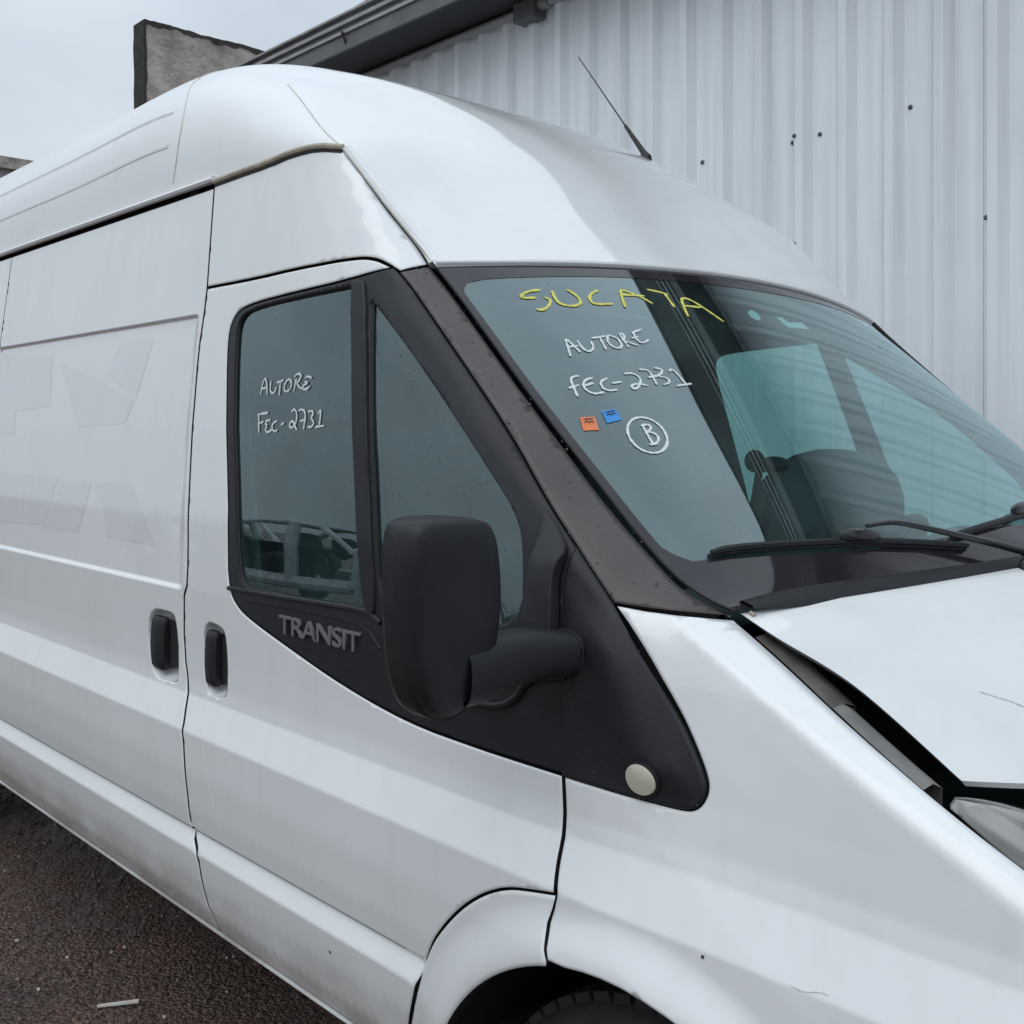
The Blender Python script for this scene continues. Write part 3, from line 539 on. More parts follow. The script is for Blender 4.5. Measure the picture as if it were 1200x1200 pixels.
def drops(name, poly, fn, parent, ref, n, off=0., rmin=.0006, rmax=.0017):
    """rain beads sitting on a surface"""
    A = np.array(poly); lo = A.min(0); hi = A.max(0); mb = MB(); c = 0; rng = random.Random(sum(map(ord, name)) + len(poly))
    while c < n:
        p = (rng.uniform(lo[0], hi[0]), rng.uniform(lo[1], hi[1]))
        if not inside_np(np.array([p]), poly)[0]: c += .2; continue
        c += 1; r = rmin + (rmax-rmin)*rng.random()**3; P0 = Vector(fn(*p, off)); nn = surf_normal(fn, *p, ref, off); a = nn.orthogonal().normalized(); b = nn.cross(a)
        rows = [[P0 + (a*math.cos(w) + b*math.sin(w))*r*s + nn*r*h for w in [i*math.pi/3 for i in range(6)]] for s, h in ((1,0),(.75,.4))]
        k = len(mb.v); mb.v += [tuple(v) for v in rows[0] + rows[1]] + [tuple(P0 + nn*r*.55)]
        for i in range(6): mb.f += [(k+i, k+(i+1) % 6, k+6+(i+1) % 6, k+6+i), (k+6+i, k+6+(i+1) % 6, k+12)]
    o = mesh_obj(name, mb.v, mb.f, 'water_drop', parent, True); o['kind'] = 'stuff'; return o
# ================================================================= the van
van = thing('van', 'white high-roof panel van with handwriting on its windows and a popped-up bonnet', 'van')
ZS = .4475                                   # bottom edge of the side panels
ACX, ACZ, AR = WHX, WHZ + .008, .412         # wheel-arch opening
def arc(a0, a1, r=AR, n=22): return [(ACX + r*math.cos(math.radians(a0 + (a1-a0)*i/n)), ACZ + r*math.sin(math.radians(a0 + (a1-a0)*i/n))) for i in range(n+1)]
P['b_gap'][0] = (-1.2915, 2.047)
bgap = smooth_line(P['b_gap'][:1], 1) if False else P['b_gap'][:3] + smooth_line(P['b_gap'][2:9], 1)[1:] + smooth_line(P['b_gap'][9:], 1)
dtop = smooth_line(P['door_top'], 2); pout = smooth_line(P['pillar_outer'], 2); pin = smooth_line(P['pillar_inner'], 2)
fout = [P['frame_outer'][1]] + smooth_line(P['frame_outer'][2:], 2)
appl = smooth_line(P['applique_low'], 2); dfr = smooth_line(P['door_front'], 2); dfl = smooth_line(P['door_front_low'], 1); flg = smooth_line(P['flare_gap'], 2)
flg_end = [(-.430, .50), (-.436, ZS)]
sail = [P['sail_low'][0]] + smooth_line(P['sail_low'][1:], 2)
gl_main = chaikin(P['glass_main'], 2, True, sharp=(4, 7)); gl_q = chaikin(P['glass_quarter'], 2, True, sharp=(0,))
a_split = math.degrees(math.atan2(P['flare_split'][-1][1]-ACZ, P['flare_split'][-1][0]-ACX))
zt = lambda x: ZTOP(x)
CR = (.617,.6565,.862,.932,1.154,1.7525)
def mir(fn, s):
    if s > 0: return fn
    def g(p, q, off=0.):
        x, y, z = fn(p, q, off); return (x, -y, z)
    return g
def pocket(name, loop, fn, parent, mat, depth=.028, ref=(0,-1,0)):
    loop = dedupe(loop); 
    if area2(loop) < 0: loop = loop[::-1]
    loop = resample(loop, .006); rows = []
    for d, off in ((0,-.001),(.0015,-.004),(.004,-.012),(.007,-depth*.8),(.012,-depth)):
        l = inset(loop, d) if d else loop; rows.append([Vector(fn(p, q, off)) for p, q in l])
    c = sum(rows[-1], Vector())/len(rows[-1]); rows.append([c]*len(loop))
    mb = MB(); mb.grid(rows, close=True); return mb.build(name, mat, parent, True, 60)
def build_side(s):
    ref = (0, -s, 0); fs, fw, ff, fl = mir(side, s), mir(side_wing, s), mir(side_flare, s), mir(side_slider, s)
    det = s > 0
    def warp(l): return l if det else [(p - .10*sstep(-.35, -.75, p)*sstep(1.0, 1.2, q), q) for p, q in l]      # far door: pane a little longer
    fo, ap, gm, gq, br = warp(fout), warp(appl), warp(gl_main), warp(gl_q), warp(P['bar'])
    # --- sliding door / load-bay side
    rec_r = chaikin(chaikin(P['recess_rear'], 1), 1); rec_f = chaikin(chaikin(P['recess_front'], 1), 1)
    if det:
        sl = panel('sliding_door', bgap + [(-2.62, ZS), (-2.62, 2.047)], fl, 'paint', van, holes=[rec_r], gap=.004, creases=CR, ref=ref, hole_gap=0)
        sl['label'] = 'white sliding side door with faded outlines of removed lettering'
        side_handle(sl, rec_r, fl, ref)
        for k in range(1, 7):
            panel('decal_ghost', P['decal%d' % k] if k > 1 else P['decal1'], fl, 'ghost_paint', sl, off=.0004, edge=0, flange=0, ref=ref, creases=CR)
    else:
        sl = panel('load_bay_side', bgap + [(-2.62, ZS), (-2.62, 2.047)], fl, 'paint', van, gap=.004, creases=CR, ref=ref)
    # rear quarter with rear arch
    rx = -3.69; a = [(rx + AR*math.cos(math.radians(t)), ACZ + AR*math.sin(math.radians(t))) for t in range(10, 171, 8)]
    a = [p for p in a if p[1] > ZS]
    panel('rear_side_panel', [(-2.62, ZS), (-2.62, 2.047), (-4.62, 2.047), (-4.62, ZS)] + [(rx - AR, ZS)] + a[::-1] + [(rx + AR, ZS)], fl, 'paint', van, gap=.004, creases=CR, ref=ref, du=.06)
    # --- front door
    white = bgap[2:] + flg_end[::-1] + flg[::-1] + dfl[::-1] + ap[::-1] + fo + dtop[::-1][4:]
    dr = panel('front_door', white, fs, 'paint', van, holes=[rec_f] if det else [], gap=.0035, creases=CR, ref=ref, hole_gap=0)
    dr['label'] = 'white right front door with black window surround' if det else 'white left front door seen through the cabin'
    frame = ap + dfr + pout[::-1][8:] + fo[::-1]
    panel('window_surround', frame, fs, 'black_plastic', dr, holes=[gm, gq], gap=.0012, hole_gap=0, off=-.001, ref=ref, flange=.022, edge=.003)
    g1 = panel('door_glass', gm, fs, 'door_glass', dr, off=-.009, edge=0, flange=0, gap=-.004, ref=ref, du=.08, dv=.06)
    g2 = panel('quarter_glass', gq, fs, 'door_glass', dr, off=-.009, edge=0, flange=0, gap=-.004, ref=ref, du=.08, dv=.06)
    panel('divider_bar', chaikin(br, 1), fs, 'black_plastic', dr, off=.006, ref=ref, flange=.02, edge=.005)
    for loop in (gm, gq):
        mb = MB(); l = resample(dedupe(loop), .02); mb.tube([fs(p, q, -.007) for p, q in l + l[:2]], .003, 6, cap=False); mb.build('window_seal', 'rubber', dr)
    if det:
        # dark printed border on the quarter pane along the screen pillar
        hem = MB(); hem.tube([fs(p, q, -.0021) for p, q in resample(smooth_line(P['hem']), .02, False)], .0026, 6); hem.build('skin_fold', 'paint', dr)
        side_handle(dr, rec_f, fs, ref)
        mb = MB(); mb.tube([fs(p, q, .001) for p, q in resample(smooth_line(P['sill_line']), .02, False)], .0045, 6); mb.build('waist_seal', 'rubber', dr)
        mb = MB(); mb.tube([fs(p, q, -.0005) for p, q in resample(smooth_line(P['applique_crease']), .02, False)], .0022, 6); mb.build('trim_ridge', 'black_plastic', dr)
        strokes('handwriting', P['side_strokes'][:11], fs, 'marker_white', dr, .0046, -.0075, ref, it=2)['label'] = 'white marker word AUTORE on the door window'
        strokes('handwriting', P['side_strokes'][11:], fs, 'marker_white', dr, .0046, -.0075, ref, it=2)['label'] = 'white marker code FEC-2731 on the door window'
        lettering(dr, fs)
        mirror(dr, fs, ref)
        drops('rain_beads', frame, fs, dr, ref, 230, off=-.001); drops('rain_beads', gl_q, fs, dr, ref, 120, off=-.009, rmax=.0013); drops('rain_beads', gl_main, fs, dr, ref, 110, off=-.009, rmax=.0012)
    # --- rolled wheel-arch piece behind the door, front wing, sail trim
    fp = panel('arch_flare', P['flare_split'] + arc(a_split + .5, 172) + [(-.352, ZS), (-.436, ZS)] + flg_end[:1] + flg[::-1], ff, 'paint', van, gap=.0012, creases=CR[2:4], ref=ref, flange=.03, edge=.006, du=.010, dv=.0065, step=.012)
    top = [(x, zt(x)) for x in [.62 - .02*i for i in range(27)]]
    wing = dfl + P['flare_split'] + arc(a_split, 4)[1:] + [(.475, .40), (.60, .40), (.66, .62)] + top + P['pillar_foot'][::-1] + sail[::-1]
    wg = panel('front_wing', wing, fw, 'paint', van, gap=.003, creases=CR, ref=ref, flange=.02, edge=.005, du=.013, dv=.0075)
    if det:
        for k, w in ((3,.0005),): strokes('scuff', [P['scuff%d' % k]], fw, 'scratch', wg, w, .0006, ref, wob=.5)
        strokes('scuff', [[P['dot2'][0], (P['dot2'][0][0]+.004, P['dot2'][0][1]+.003)]], fw, 'chip', wg, .005, .0006, ref)
        strokes('scuff', [[P['dot1'][0], (P['dot1'][0][0]+.004, P['dot1'][0][1]-.004)]], fs, 'chip', dr, .006, .0006, ref)
    sp = panel('mirror_trim', sail + pout[::-1][:8] + dfr[::-1], (lambda p, q, off=0., f=fw: sail_bulge(p, q, off, f, s)), 'black_plastic', van, gap=-.0008, off=.002, ref=ref, flange=.02, edge=.005)
    if det: 
        drops('rain_beads', sail, fw, sp, ref, 60, off=.004); indicator(sp, (lambda p, q, off=0.: sail_bulge(p, q, off, fw, s)), ref)
    # --- pillar and upper cab side
    pc = panel('screen_pillar', pout + P['pillar_foot'][1:] + pin[::-1], fs, 'pillar', van, gap=.0022, off=.002, ref=ref, flange=.03, edge=.004, dv=.008, du=.015)
    if det: drops('rain_beads', pout + P['pillar_foot'][1:] + pin[::-1], fs, pc, ref, 520, off=.002, rmin=.0008, rmax=.0026)
    gut = smooth_line(P['gutter'][1:], 1)
    ub = panel('upper_cab_side', gut + [(p - (0 if det else .016), q - (0 if det else .016)) for p, q in smooth_line(P['cap_seam'], 1)] + [P['pillar_outer'][0]] + dtop[::-1][1:] + bgap[:2][::-1], fs, 'paint', van, gap=.003 if det else -.002, off=0. if det else -.014, flange=.014 if det else 0, ref=ref, creases=CR)
    if det: mb = MB(); mb.tube([fs(p, q, .003) for p, q in resample(gut, .02, False)], .0065, 8); mb.build('drip_rail', 'sealant', van)
    if det: mb = MB(); mb.tube([fs(p, q-.010, -.001) for p, q in resample(gut, .02, False)], .0035, 6); mb.build('drip_seal', 'rubber', van)
    mb = MB(); mb.tube([fs(x, 2.0635, .004) for x in [-4.62 + .1*i for i in range(34)] + [-1.285]], .009, 8, flat=((0,0,1), .8)); mb.build('roof_lip', 'paint', van)
    mb = MB(); mb.tube([fs(x, ZS - .002, -.002) for x in [-3.25 + .1*i for i in range(28)] + [-.44]], .006, 6, flat=((0,0,1), .6)); mb.build('sill_lip', 'paint', van)
    for pa, xa_, xb_ in ((sl,-2.61,-1.158),(dr,-1.140,-.425)):
        mb = MB(); mb.tube([fs(xa_ + (xb_-xa_)*i/20, .6572, -.0006) for i in range(21)], .0018, 6); mb.build('lap_joint', 'gap_dark', pa)
    # --- inner skin behind the gaps
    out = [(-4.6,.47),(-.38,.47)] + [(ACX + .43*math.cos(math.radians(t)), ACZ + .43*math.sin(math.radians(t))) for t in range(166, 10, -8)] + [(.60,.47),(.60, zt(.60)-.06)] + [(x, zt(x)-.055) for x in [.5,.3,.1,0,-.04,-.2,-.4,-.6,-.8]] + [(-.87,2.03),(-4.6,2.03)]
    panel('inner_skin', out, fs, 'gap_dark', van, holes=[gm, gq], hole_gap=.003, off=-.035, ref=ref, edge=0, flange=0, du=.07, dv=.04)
    # wheel housing
    mb = MB(); rows = [[(ACX + .43*math.cos(math.radians(t)), -s*y, ACZ + .43*math.sin(math.radians(t))) for t in range(-20, 201, 10)] for y in (.965,.90,.75,.58)]; mb.grid(rows)
    mb.add([(ACX + .43*math.cos(math.radians(t)), -s*.58, ACZ + .43*math.sin(math.radians(t))) for t in range(-20, 201, 10)], [tuple(range(23))]); mb.build('wheel_housing', 'gap_dark', van)
    return dr
def sail_bulge(p, q, off, f, s):
    x, y, z = f(p, q, off)
    b = .016*math.exp(-(((p-.03)-(1.12-q)*.55)/.05)**2)*sstep(1.0, 1.06, q)*sstep(1.26, 1.18, q)
    return (x, y - s*b, z)
def side_handle(door, rec, fn, ref):
    pk = pocket('handle_recess', rec, fn, door, 'paint')
    xs = [p[0] for p in rec]; zs = [p[1] for p in rec]; x0, x1, z0, z1 = min(xs), max(xs), min(zs), max(zs)
    X = lambda f: x0 + (x1-x0)*f; Zf = lambda f: z0 + (z1-z0)*f
    # dark cavity block and grip
    mb = MB(); lp = [(X(.10),Zf(.85)),(X(.88),Zf(.80)),(X(.90),Zf(.24)),(X(.60),Zf(.13)),(X(.12),Zf(.15))]; lp = resample(chaikin(lp, 2), .008)
    mb.grid([[fn(p, q, -.026) for p, q in lp], [fn(p, q, -.013) for p, q in lp], [fn(p, q, -.014) for p, q in inset(lp if area2(lp) > 0 else lp[::-1], .004)]], close=True)
    c = (X(.5), Zf(.5)); k = len(lp); mb.add([fn(p, q, -.0142) for p, q in lp], [tuple(range(k))]); mb.build('handle_cavity', 'gap_dark', door)
    mb = MB(); nz = 14; rows = []
    for i in range(nz+1):
        t = i/nz; z = Zf(.12) + (Zf(.885)-Zf(.12))*t; bow = .006*math.sin(math.pi*(.12 + .8*t)) + .001; e = .004 if i in (0, nz) else 0
        xa, xb = X(.16 - .015*math.sin(math.pi*t)), X(.56)
        rows.append([fn(xa+e, z, -.012), fn(xa+e, z, bow-.004-e), fn(xa+.006, z, bow-e), fn(xb-.008, z, bow+.001-e), fn(xb-e, z, bow-.005-e), fn(xb-e, z, -.012)])
    mb.grid(rows); mb.add(rows[0], [(0,1,2,3,4,5)]); mb.add(rows[-1], [(5,4,3,2,1,0)]); mb.build('handle', 'black_plastic', door, True, 40)
def lettering(door, fn):
    (xa, za), (xb, zb), (xt, ztop_) = P['text']
    cu = bpy.data.curves.new('letters', 'FONT'); cu.body = 'TRANSIT'; cu.size = 1; cu.extrude = .06; cu.bevel_depth = .008; cu.space_character = .93; cu.resolution_u = 4
    ob = bpy.data.objects.new('letters', cu); COL.objects.link(ob); bpy.context.view_layer.update()
    me = bpy.data.meshes.new_from_object(ob.evaluated_get(bpy.context.evaluated_depsgraph_get())); bpy.data.objects.remove(ob)
    vx = [v.co.x for v in me.vertices]; vy = [v.co.y for v in me.vertices]; w = max(vx)-min(vx); h = max(vy); lo = min(vx)
    for v in me.vertices:
        f = (v.co.x-lo)/w; p = xa + (xb-xa)*f + (xt-xa)*.0*(v.co.y/h); q = za + (zb-za)*f + (ztop_-za)*max(0, v.co.y)/h
        v.co = Vector(fn(p, q, .001 + v.co.z*.05))
    me.materials.append(M['letter']); o = link(bpy.data.objects.new('lettering', me), door); o['label'] = 'raised dark grey letters TRANSIT on the black trim'
def indicator(parent, fn, ref):
    (cx, cz), (rx, _), (_, rz) = P['indicator']; a = rx-cx; b = rz-cz
    n = 28; rows = []
    for r, h in ((1.14,.001),(1.12,.006),(1.04,.0065),(1.0,.005),(.97,.0075),(.7,.0095),(.35,.0105),(0.01,.011)):
        rows.append([fn(cx + a*r*math.cos(2*math.pi*i/n), cz + b*1.25*r*math.sin(2*math.pi*i/n), .002+h) for i in range(n)])
    mb = MB(); mb.grid(rows[:4], close=True); mb.build('indicator_bezel', 'black_plastic', parent)
    mb = MB(); mb.grid(rows[3:], close=True); o = mb.build('indicator_lens', 'lamp_lens', parent); o['label'] = 'oval cream side indicator lens'
def mirror(door, fn, ref):
    # housing: outlines in (y,z) stacked along x
    base = [(-1.078,1.370),(-1.10,1.379),(-1.177,1.382),(-1.206,1.377),(-1.214,1.361),(-1.218,1.323),(-1.213,1.235),(-1.203,1.172),(-1.182,1.130),(-1.155,1.115),(-1.122,1.116),(-1.095,1.138),(-1.072,1.172),(-1.061,1.217),(-1.058,1.268),(-1.065,1.326)]
    lp = resample(chaikin(base, 2), .012); cy, cz = -1.138, 1.25
    rows = []
    for x, k, dy, dz in ((-.150,.93,0,0),(-.153,.98,0,0),(-.149,1.0,0,0),(-.120,1.0,0,0),(-.107,.992,.0,0),(-.099,.97,.001,.0),(-.094,.935,.002,-.001),(-.0905,.88,.003,-.002),(-.088,.78,.004,-.003),(-.0865,.55,.004,-.003),(-.086,.25,.004,-.003),(-.0858,.0,.004,-.003)):
        rows.append([(x + .010*k*(z-cz)/.13*(1 if k < .99 else 0), cy + (y-cy)*k + dy, cz + (z-cz)*k + dz) for y, z in lp])
    mb = MB(); mb.grid(rows, close=True); o = mb.build('mirror_housing', 'black_plastic', door, True, None)
    ml = inset(lp if area2(lp) > 0 else lp[::-1], .010); mb = MB(); mb.add([(-.154, y, z) for y, z in ml], [tuple(range(len(ml)))]); mb.build('mirror_glass', 'lamp_chrome', door, False)
    # arm: a swept oval from the housing to the door
    path = [(-.118,-1.12,1.170),(-.118,-1.085,1.170),(-.114,-1.05,1.178),(-.105,-1.015,1.184),(-.098,-.985,1.184),(-.090,-.955,1.181),(-.083,-.925,1.176)]
    ry = [.043,.042,.040,.037,.034,.032,.032]; rows = []
    for (x, y, z), r in zip(path, ry):
        rows.append([(x + .034*math.copysign(abs(math.cos(w))**.75, math.cos(w)), y, z + r*math.copysign(abs(math.sin(w))**.75, math.sin(w))) for w in [2*math.pi*i/24 for i in range(24)]])
    mb = MB(); mb.grid(rows, close=True); mb.build('mirror_arm', 'black_plastic', door, True, None)
    mb = MB(); ring = [tuple(a_ + (b_-a_)*.35 for a_, b_ in zip(p_, q_)) for p_, q_ in zip(rows[-2], rows[-1])]; cx_, cz_ = -.087, 1.179
    mb.tube([(cx_ + (x-cx_)*1.01, y, cz_ + (z-cz_)*1.01) for x, y, z in ring + ring[:2]], .0022, 6, cap=False); mb.build('arm_joint', 'gap_dark', door)
    # foot plate on the door corner
    panel('mirror_foot', chaikin(P['sail_top'], 2, True, sharp=(0,)), (lambda p, q, off=0.: foot_bulge(p, q, off, fn)), 'black_plastic', door, off=.006, ref=ref, flange=.02, edge=.005)
    # raised rim of the hollow under the arm
    mb = MB(); mb.tube([fn(p, q, .002) for p, q in resample(smooth_line([(-.30,1.083),(-.274,1.080),(-.217,1.082),(-.179,1.101),(-.163,1.126),(-.141,1.138),(-.085,1.148)], 2), .01, False)], .006, 8); mb.build('mirror_socket', 'black_plastic', door, True, None)
    panel('hollow_shade', chaikin([(-.29,1.090),(-.217,1.088),(-.184,1.104),(-.170,1.128),(-.20,1.145),(-.27,1.13)], 2), fn, 'gap_dark', door, off=.0012, ref=ref, edge=0, flange=0)  # flat dark patch drawn in place of the shaded hollow
def foot_bulge(p, q, off, f):
    x, y, z = f(p, q, off); return (x, y - .022*sstep(1.36, 1.30, q)*sstep(-.20, -.15, p), z)
right_door = build_side(1)
left_door = build_side(-1)
# --- roof shell with its front cap
def roof_grid(off, n=120, m=56):
    us = [0, .05, .1, .15, .2, .25, .28, .31, .34] + [.36 + .64*i/n for i in range(n+1)]
    ss = [-1 + 2*(i/m) for i in range(m+1)]
    ss = sorted(set(ss + [-.99,-.98,-.97,.97,.98,.99]))
    return [[roof(u, s, off) for s in ss] for u in us]
mb = MB(); mb.grid(roof_grid(0.)); rf = mb.build('roof', 'paint', van, True, None); rf['label'] = 'tall white moulded roof with a sloping front cap'
mb = MB(); mb.grid(roof_grid(-.03, 40, 30)); mb.build('headliner', 'cabin_dark', van, True, None)
def roof_line(name, pts, r, mat, off=0., flat=.5):
    l = resample(smooth_line(pts, 2), .01, False); mb = MB(); mb.tube([roof(p[0], p[1], off) for p in l], r, 6); return mb.build(name, mat, rf)
def roof_ext(l): return [(0.03, l[0][1])] + l
roof_line('roof_rib', roof_ext(P['rib1']), .0065, 'paint', -.0036); roof_line('roof_rib', roof_ext(P['rib2']), .0065, 'paint', -.0036)
roof_line('roof_joint', [(.372,-.35)] + P['roof_seam'], .0022, 'seam_line', -.0006)
roof_line('cap_joint', P['cap_seam_up'], .002, 'seam_line', -.0006)
l = resample(smooth_line(P['cap_seam'], 2), .012, False)
mb = MB(); mb.tube([side(p, q, .0046) for p, q in l], .0022, 6); mb.build('cap_joint', 'seam_line', rf)
for s_, o_, r_ in ((1,-.0062,.0105),):
    mb = MB(); mb.tube([mir(side, s_)(p, q, o_) for p, q in l], r_, 8); mb.build('cap_weld', 'paint', rf)
hd = [screen(-1 + i/20, -.008, .004) for i in range(41)]; mb = MB(); mb.tube(hd, .0052, 8); mb.build('header_lip', 'paint', rf)
# aerial
A0 = Vector((-1.165,.50,2.322)); A1 = Vector((-1.449,.50,2.694)); A2 = A0.lerp(A1, .16)
mb = MB(); mb.tube([A0 - Vector((0,0,.03)), A0, A0.lerp(A2,.3), A2, A0.lerp(A1,.3)], [.019,.015,.009,.0075,.005], 10); mb.build('aerial_base', 'rubber', rf)
mb = MB(); mb.tube([A0.lerp(A1,.28), A1], [.0026,.0018], 6); mb.build('aerial_rod', 'rubber', rf)
# --- windscreen
def screen_grid(n=48, m=40): return [[screen(-1 + 2*i/n, j/m) for i in range(n+1)] for j in range(m+1)]
mb = MB(); mb.grid(screen_grid()); ws = mb.build('windscreen', 'screen_glass', van, True, None); ws['label'] = 'sloping green-tinted windscreen with yellow and white handwriting'
SREF = (.6,0,.77)
ft = [(max(-.985, p[0]), p[1]) for p in P['frit_top'] if p[0] < -.05]; fl_ = [(max(-.985, p[0]), p[1]) for p in P['frit_low']]
hole = [(-.985,.11)] + ft + [(-s, t) for s, t in ft[::-1]] + [(.985,.11)] + [(-s, t) for s, t in fl_] + fl_[::-1]
hole = chaikin(hole, 1)
panel('screen_border', [(-.999,.0),(.999,.0),(.999,1.),(-.999,1.)], screen, 'frit', ws, holes=[hole], off=.0008, ref=SREF, edge=0, flange=0, du=.05, dv=.03, step=.03)
strokes('handwriting', P['yellow_strokes'], screen, 'marker_yellow', ws, .0065, .0012, SREF)['label'] = 'yellow marker word SUCATA across the top of the windscreen'
for a_, b_, t_ in ((0,11,'white marker word AUTORE on the windscreen'),(11,23,'white marker code FEC-2731 on the windscreen'),(23,27,'white marker letter B inside a circle on the windscreen')):
    strokes('handwriting', P['white_strokes'][a_:b_], screen, 'marker_white', ws, .0048, .0012, SREF)['label'] = t_
def sticker(name, loop, mat, off, ink=None):
    o = panel(name, loop, screen, mat, ws, off=off, ref=SREF, edge=0, flange=.0006, step=.01)
    if ink:
        a, b, c, d = [Vector((*p, 0)) for p in loop[:4]]
        f = lambda u, v: tuple((a.lerp(b, u)).lerp(d.lerp(c, u), v).xy)
        strokes('label_print', [[f(.18,.45), f(.35,.3), f(.5,.48), f(.65,.3), f(.85,.45)], [f(.15,.18), f(.85,.15)]], screen, 'dark_ink', ws, .0022, off+.0008, SREF)
sticker('orange_sticker', P['orange_sticker'], 'orange_label', .0012, True); sticker('blue_sticker', P['blue_sticker'], 'blue_label', .0012, True)
sticker('round_sticker', chaikin(P['round_sticker'], 2), 'pale_label', -.002); sticker('paper_sticker', P['paper_sticker'], 'pale_label', -.002)
drops('rain_beads', [(-.99,.05),(-.3,.05),(-.1,.9),(-.9,.9),(-.99,.6)], screen, ws, SREF, 300, off=0, rmin=.0004, rmax=.0011)
mb = MB(); mb.tube([screen(1., i/30, .002) for i in range(31)], .006, 6); mb.build('screen_seal', 'rubber', ws)
mb = MB(); mb.tube([screen(-1., i/30, -.001) for i in range(31)], .0025, 6); mb.build('screen_seal', 'rubber', ws)
mb = MB(); mb.grid([[screen(-.97 + 1.94*i/40, t_, o_) for i in range(41)] for t_, o_ in ((.962,.001),(.968,.006),(1.0,.007),(1.012,.004))]); mb.build('scuttle_strip', 'black_plastic', ws, True, 50)
# wipers
def wiper(blade, arm, block):
    L3 = lambda l, off: [Vector(screen(p[0], p[1], off)) for p in resample(smooth_line(l, 2), .03, False)]
    w = mesh_obj('wiper', [], [], 'rubber', van) if False else None
    b = L3(blade, .010); mb = MB(); n = len(b); mb.tube(b, [.004] + [.0055]*(n-2) + [.004], 6, flat=((0,1,0), 1)); 
    w = mb.build('wiper', 'black_plastic', van)
    mb = MB(); mb.tube([p - Vector((.6,0,.76))*.008 for p in b], .004, 6); mb.build('wiper_rubber', 'rubber', w)
    if block:
        q = L3(block, .016); mb = MB(); mb.tube([q[0], q[0].lerp(q[-1],.15), q[0].lerp(q[-1],.5), q[0].lerp(q[-1],.85), q[-1]], [.006,.011,.012,.010,.006], 10); mb.build('wiper_joint', 'trim_gloss', w)
    a = L3(arm, .026); m = len(a); mb = MB(); mb.tube(a, [.0035 + .0045*i/(m-1) for i in range(m)], 8); mb.build('wiper_arm', 'trim_gloss', w)
wiper(P['wiper_blade'], P['wiper_arm'] + [(-.22,1.01),(-.14,1.03)], P['wiper_block'])
w2 = P['wiper2_blade']; e2 = w2[-1]; b2 = P['wiper2_block'][1]
wiper(w2 + [(e2[0]+.2, e2[1]+.005), (e2[0]+.42, e2[1]+.03)], [b2, (b2[0]+.08, b2[1]+.01), (b2[0]+.2, b2[1]+.05), (b2[0]+.4, 1.03)], P['wiper2_block'])
# --- bonnet
HE = P['hood_edge']; HC0 = (.216,0.,1.262); HC1 = (.640,0.,1.035)
def bonnet(s, q, off=0.):
    e = catmull(HE, q); k = abs(s)**2.1; qq = q**.9
    mx = HC0[0] + (HC1[0]-HC0[0])*qq; mz = HC0[2] + (HC1[2]-HC0[2])*q**1.15
    return (mx + (e[0]-mx)*k, e[1]*-s, mz + (e[2]-mz)*k + off)
rows = [[bonnet(-1 + 2*i/60, j/30) for i in range(61)] for j in range(31)]
mb = MB(); mb.grid(rows); loop = rows[0] + [r[-1] for r in rows[1:]] + rows[-1][::-1][1:] + [r[0] for r in rows[::-1][1:-1]]
skirt = [(x*.995+.001, y*.985, z - .009) for x, y, z in loop]
mb.grid([loop, skirt], close=True)
bn = mb.build('bonnet', 'paint', van, True, 50); bn['label'] = 'white bonnet popped up and out of line with the wing'
bpts = [[(.80,.66),(.785,.68),(.765,.70),(.75,.73),(.742,.77),(.748,.81),(.76,.84)],[(.83,.56),(.832,.564)],[(.82,.61),(.822,.614)]]
for k, l in enumerate(bpts): strokes('scratch', [[(-p[0], p[1]) for p in l]], lambda p, q, off=0.: bonnet(p, q, off), 'scratch', bn, .0009, .0008, (.4,0,.9), wob=.6)
mb = MB(); mb.tube([bonnet(-.985, .03 + .06*i/5, .001) for i in range(6)], .004, 6); mb.build('rust_spot', 'sealant', bn)
# --- under the bonnet edge
def ledge(name, x0, x1, y0, y1, dz0, dz1, mat):
    xs = [x0 + (x1-x0)*i/10 for i in range(11)]; mb = MB(); ye = lambda x: -half_width(x, zt(x))
    mb.grid([[(x, ye(x)+y0, zt(x)+dz0) for x in xs], [(x, ye(x)+(y0+y1)/2, zt(x)+max(dz0,dz1)+.002) for x in xs], [(x, ye(x)+y1, zt(x)+dz1) for x in xs], [(x, ye(x)+y1, zt(x)+dz1-.06) for x in xs]]); return mb.build(name, mat, van, True, 30)
ledge('inner_wing', .125, .262, .010, .066, -.016, -.022, 'dirty_metal'); ledge('inner_wing_bracket', .266, .400, .006, .052, -.012, -.020, 'bracket_metal')
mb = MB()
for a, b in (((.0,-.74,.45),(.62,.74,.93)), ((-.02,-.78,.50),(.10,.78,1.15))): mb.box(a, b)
mb.build('engine_bay', 'gap_dark', van, False)
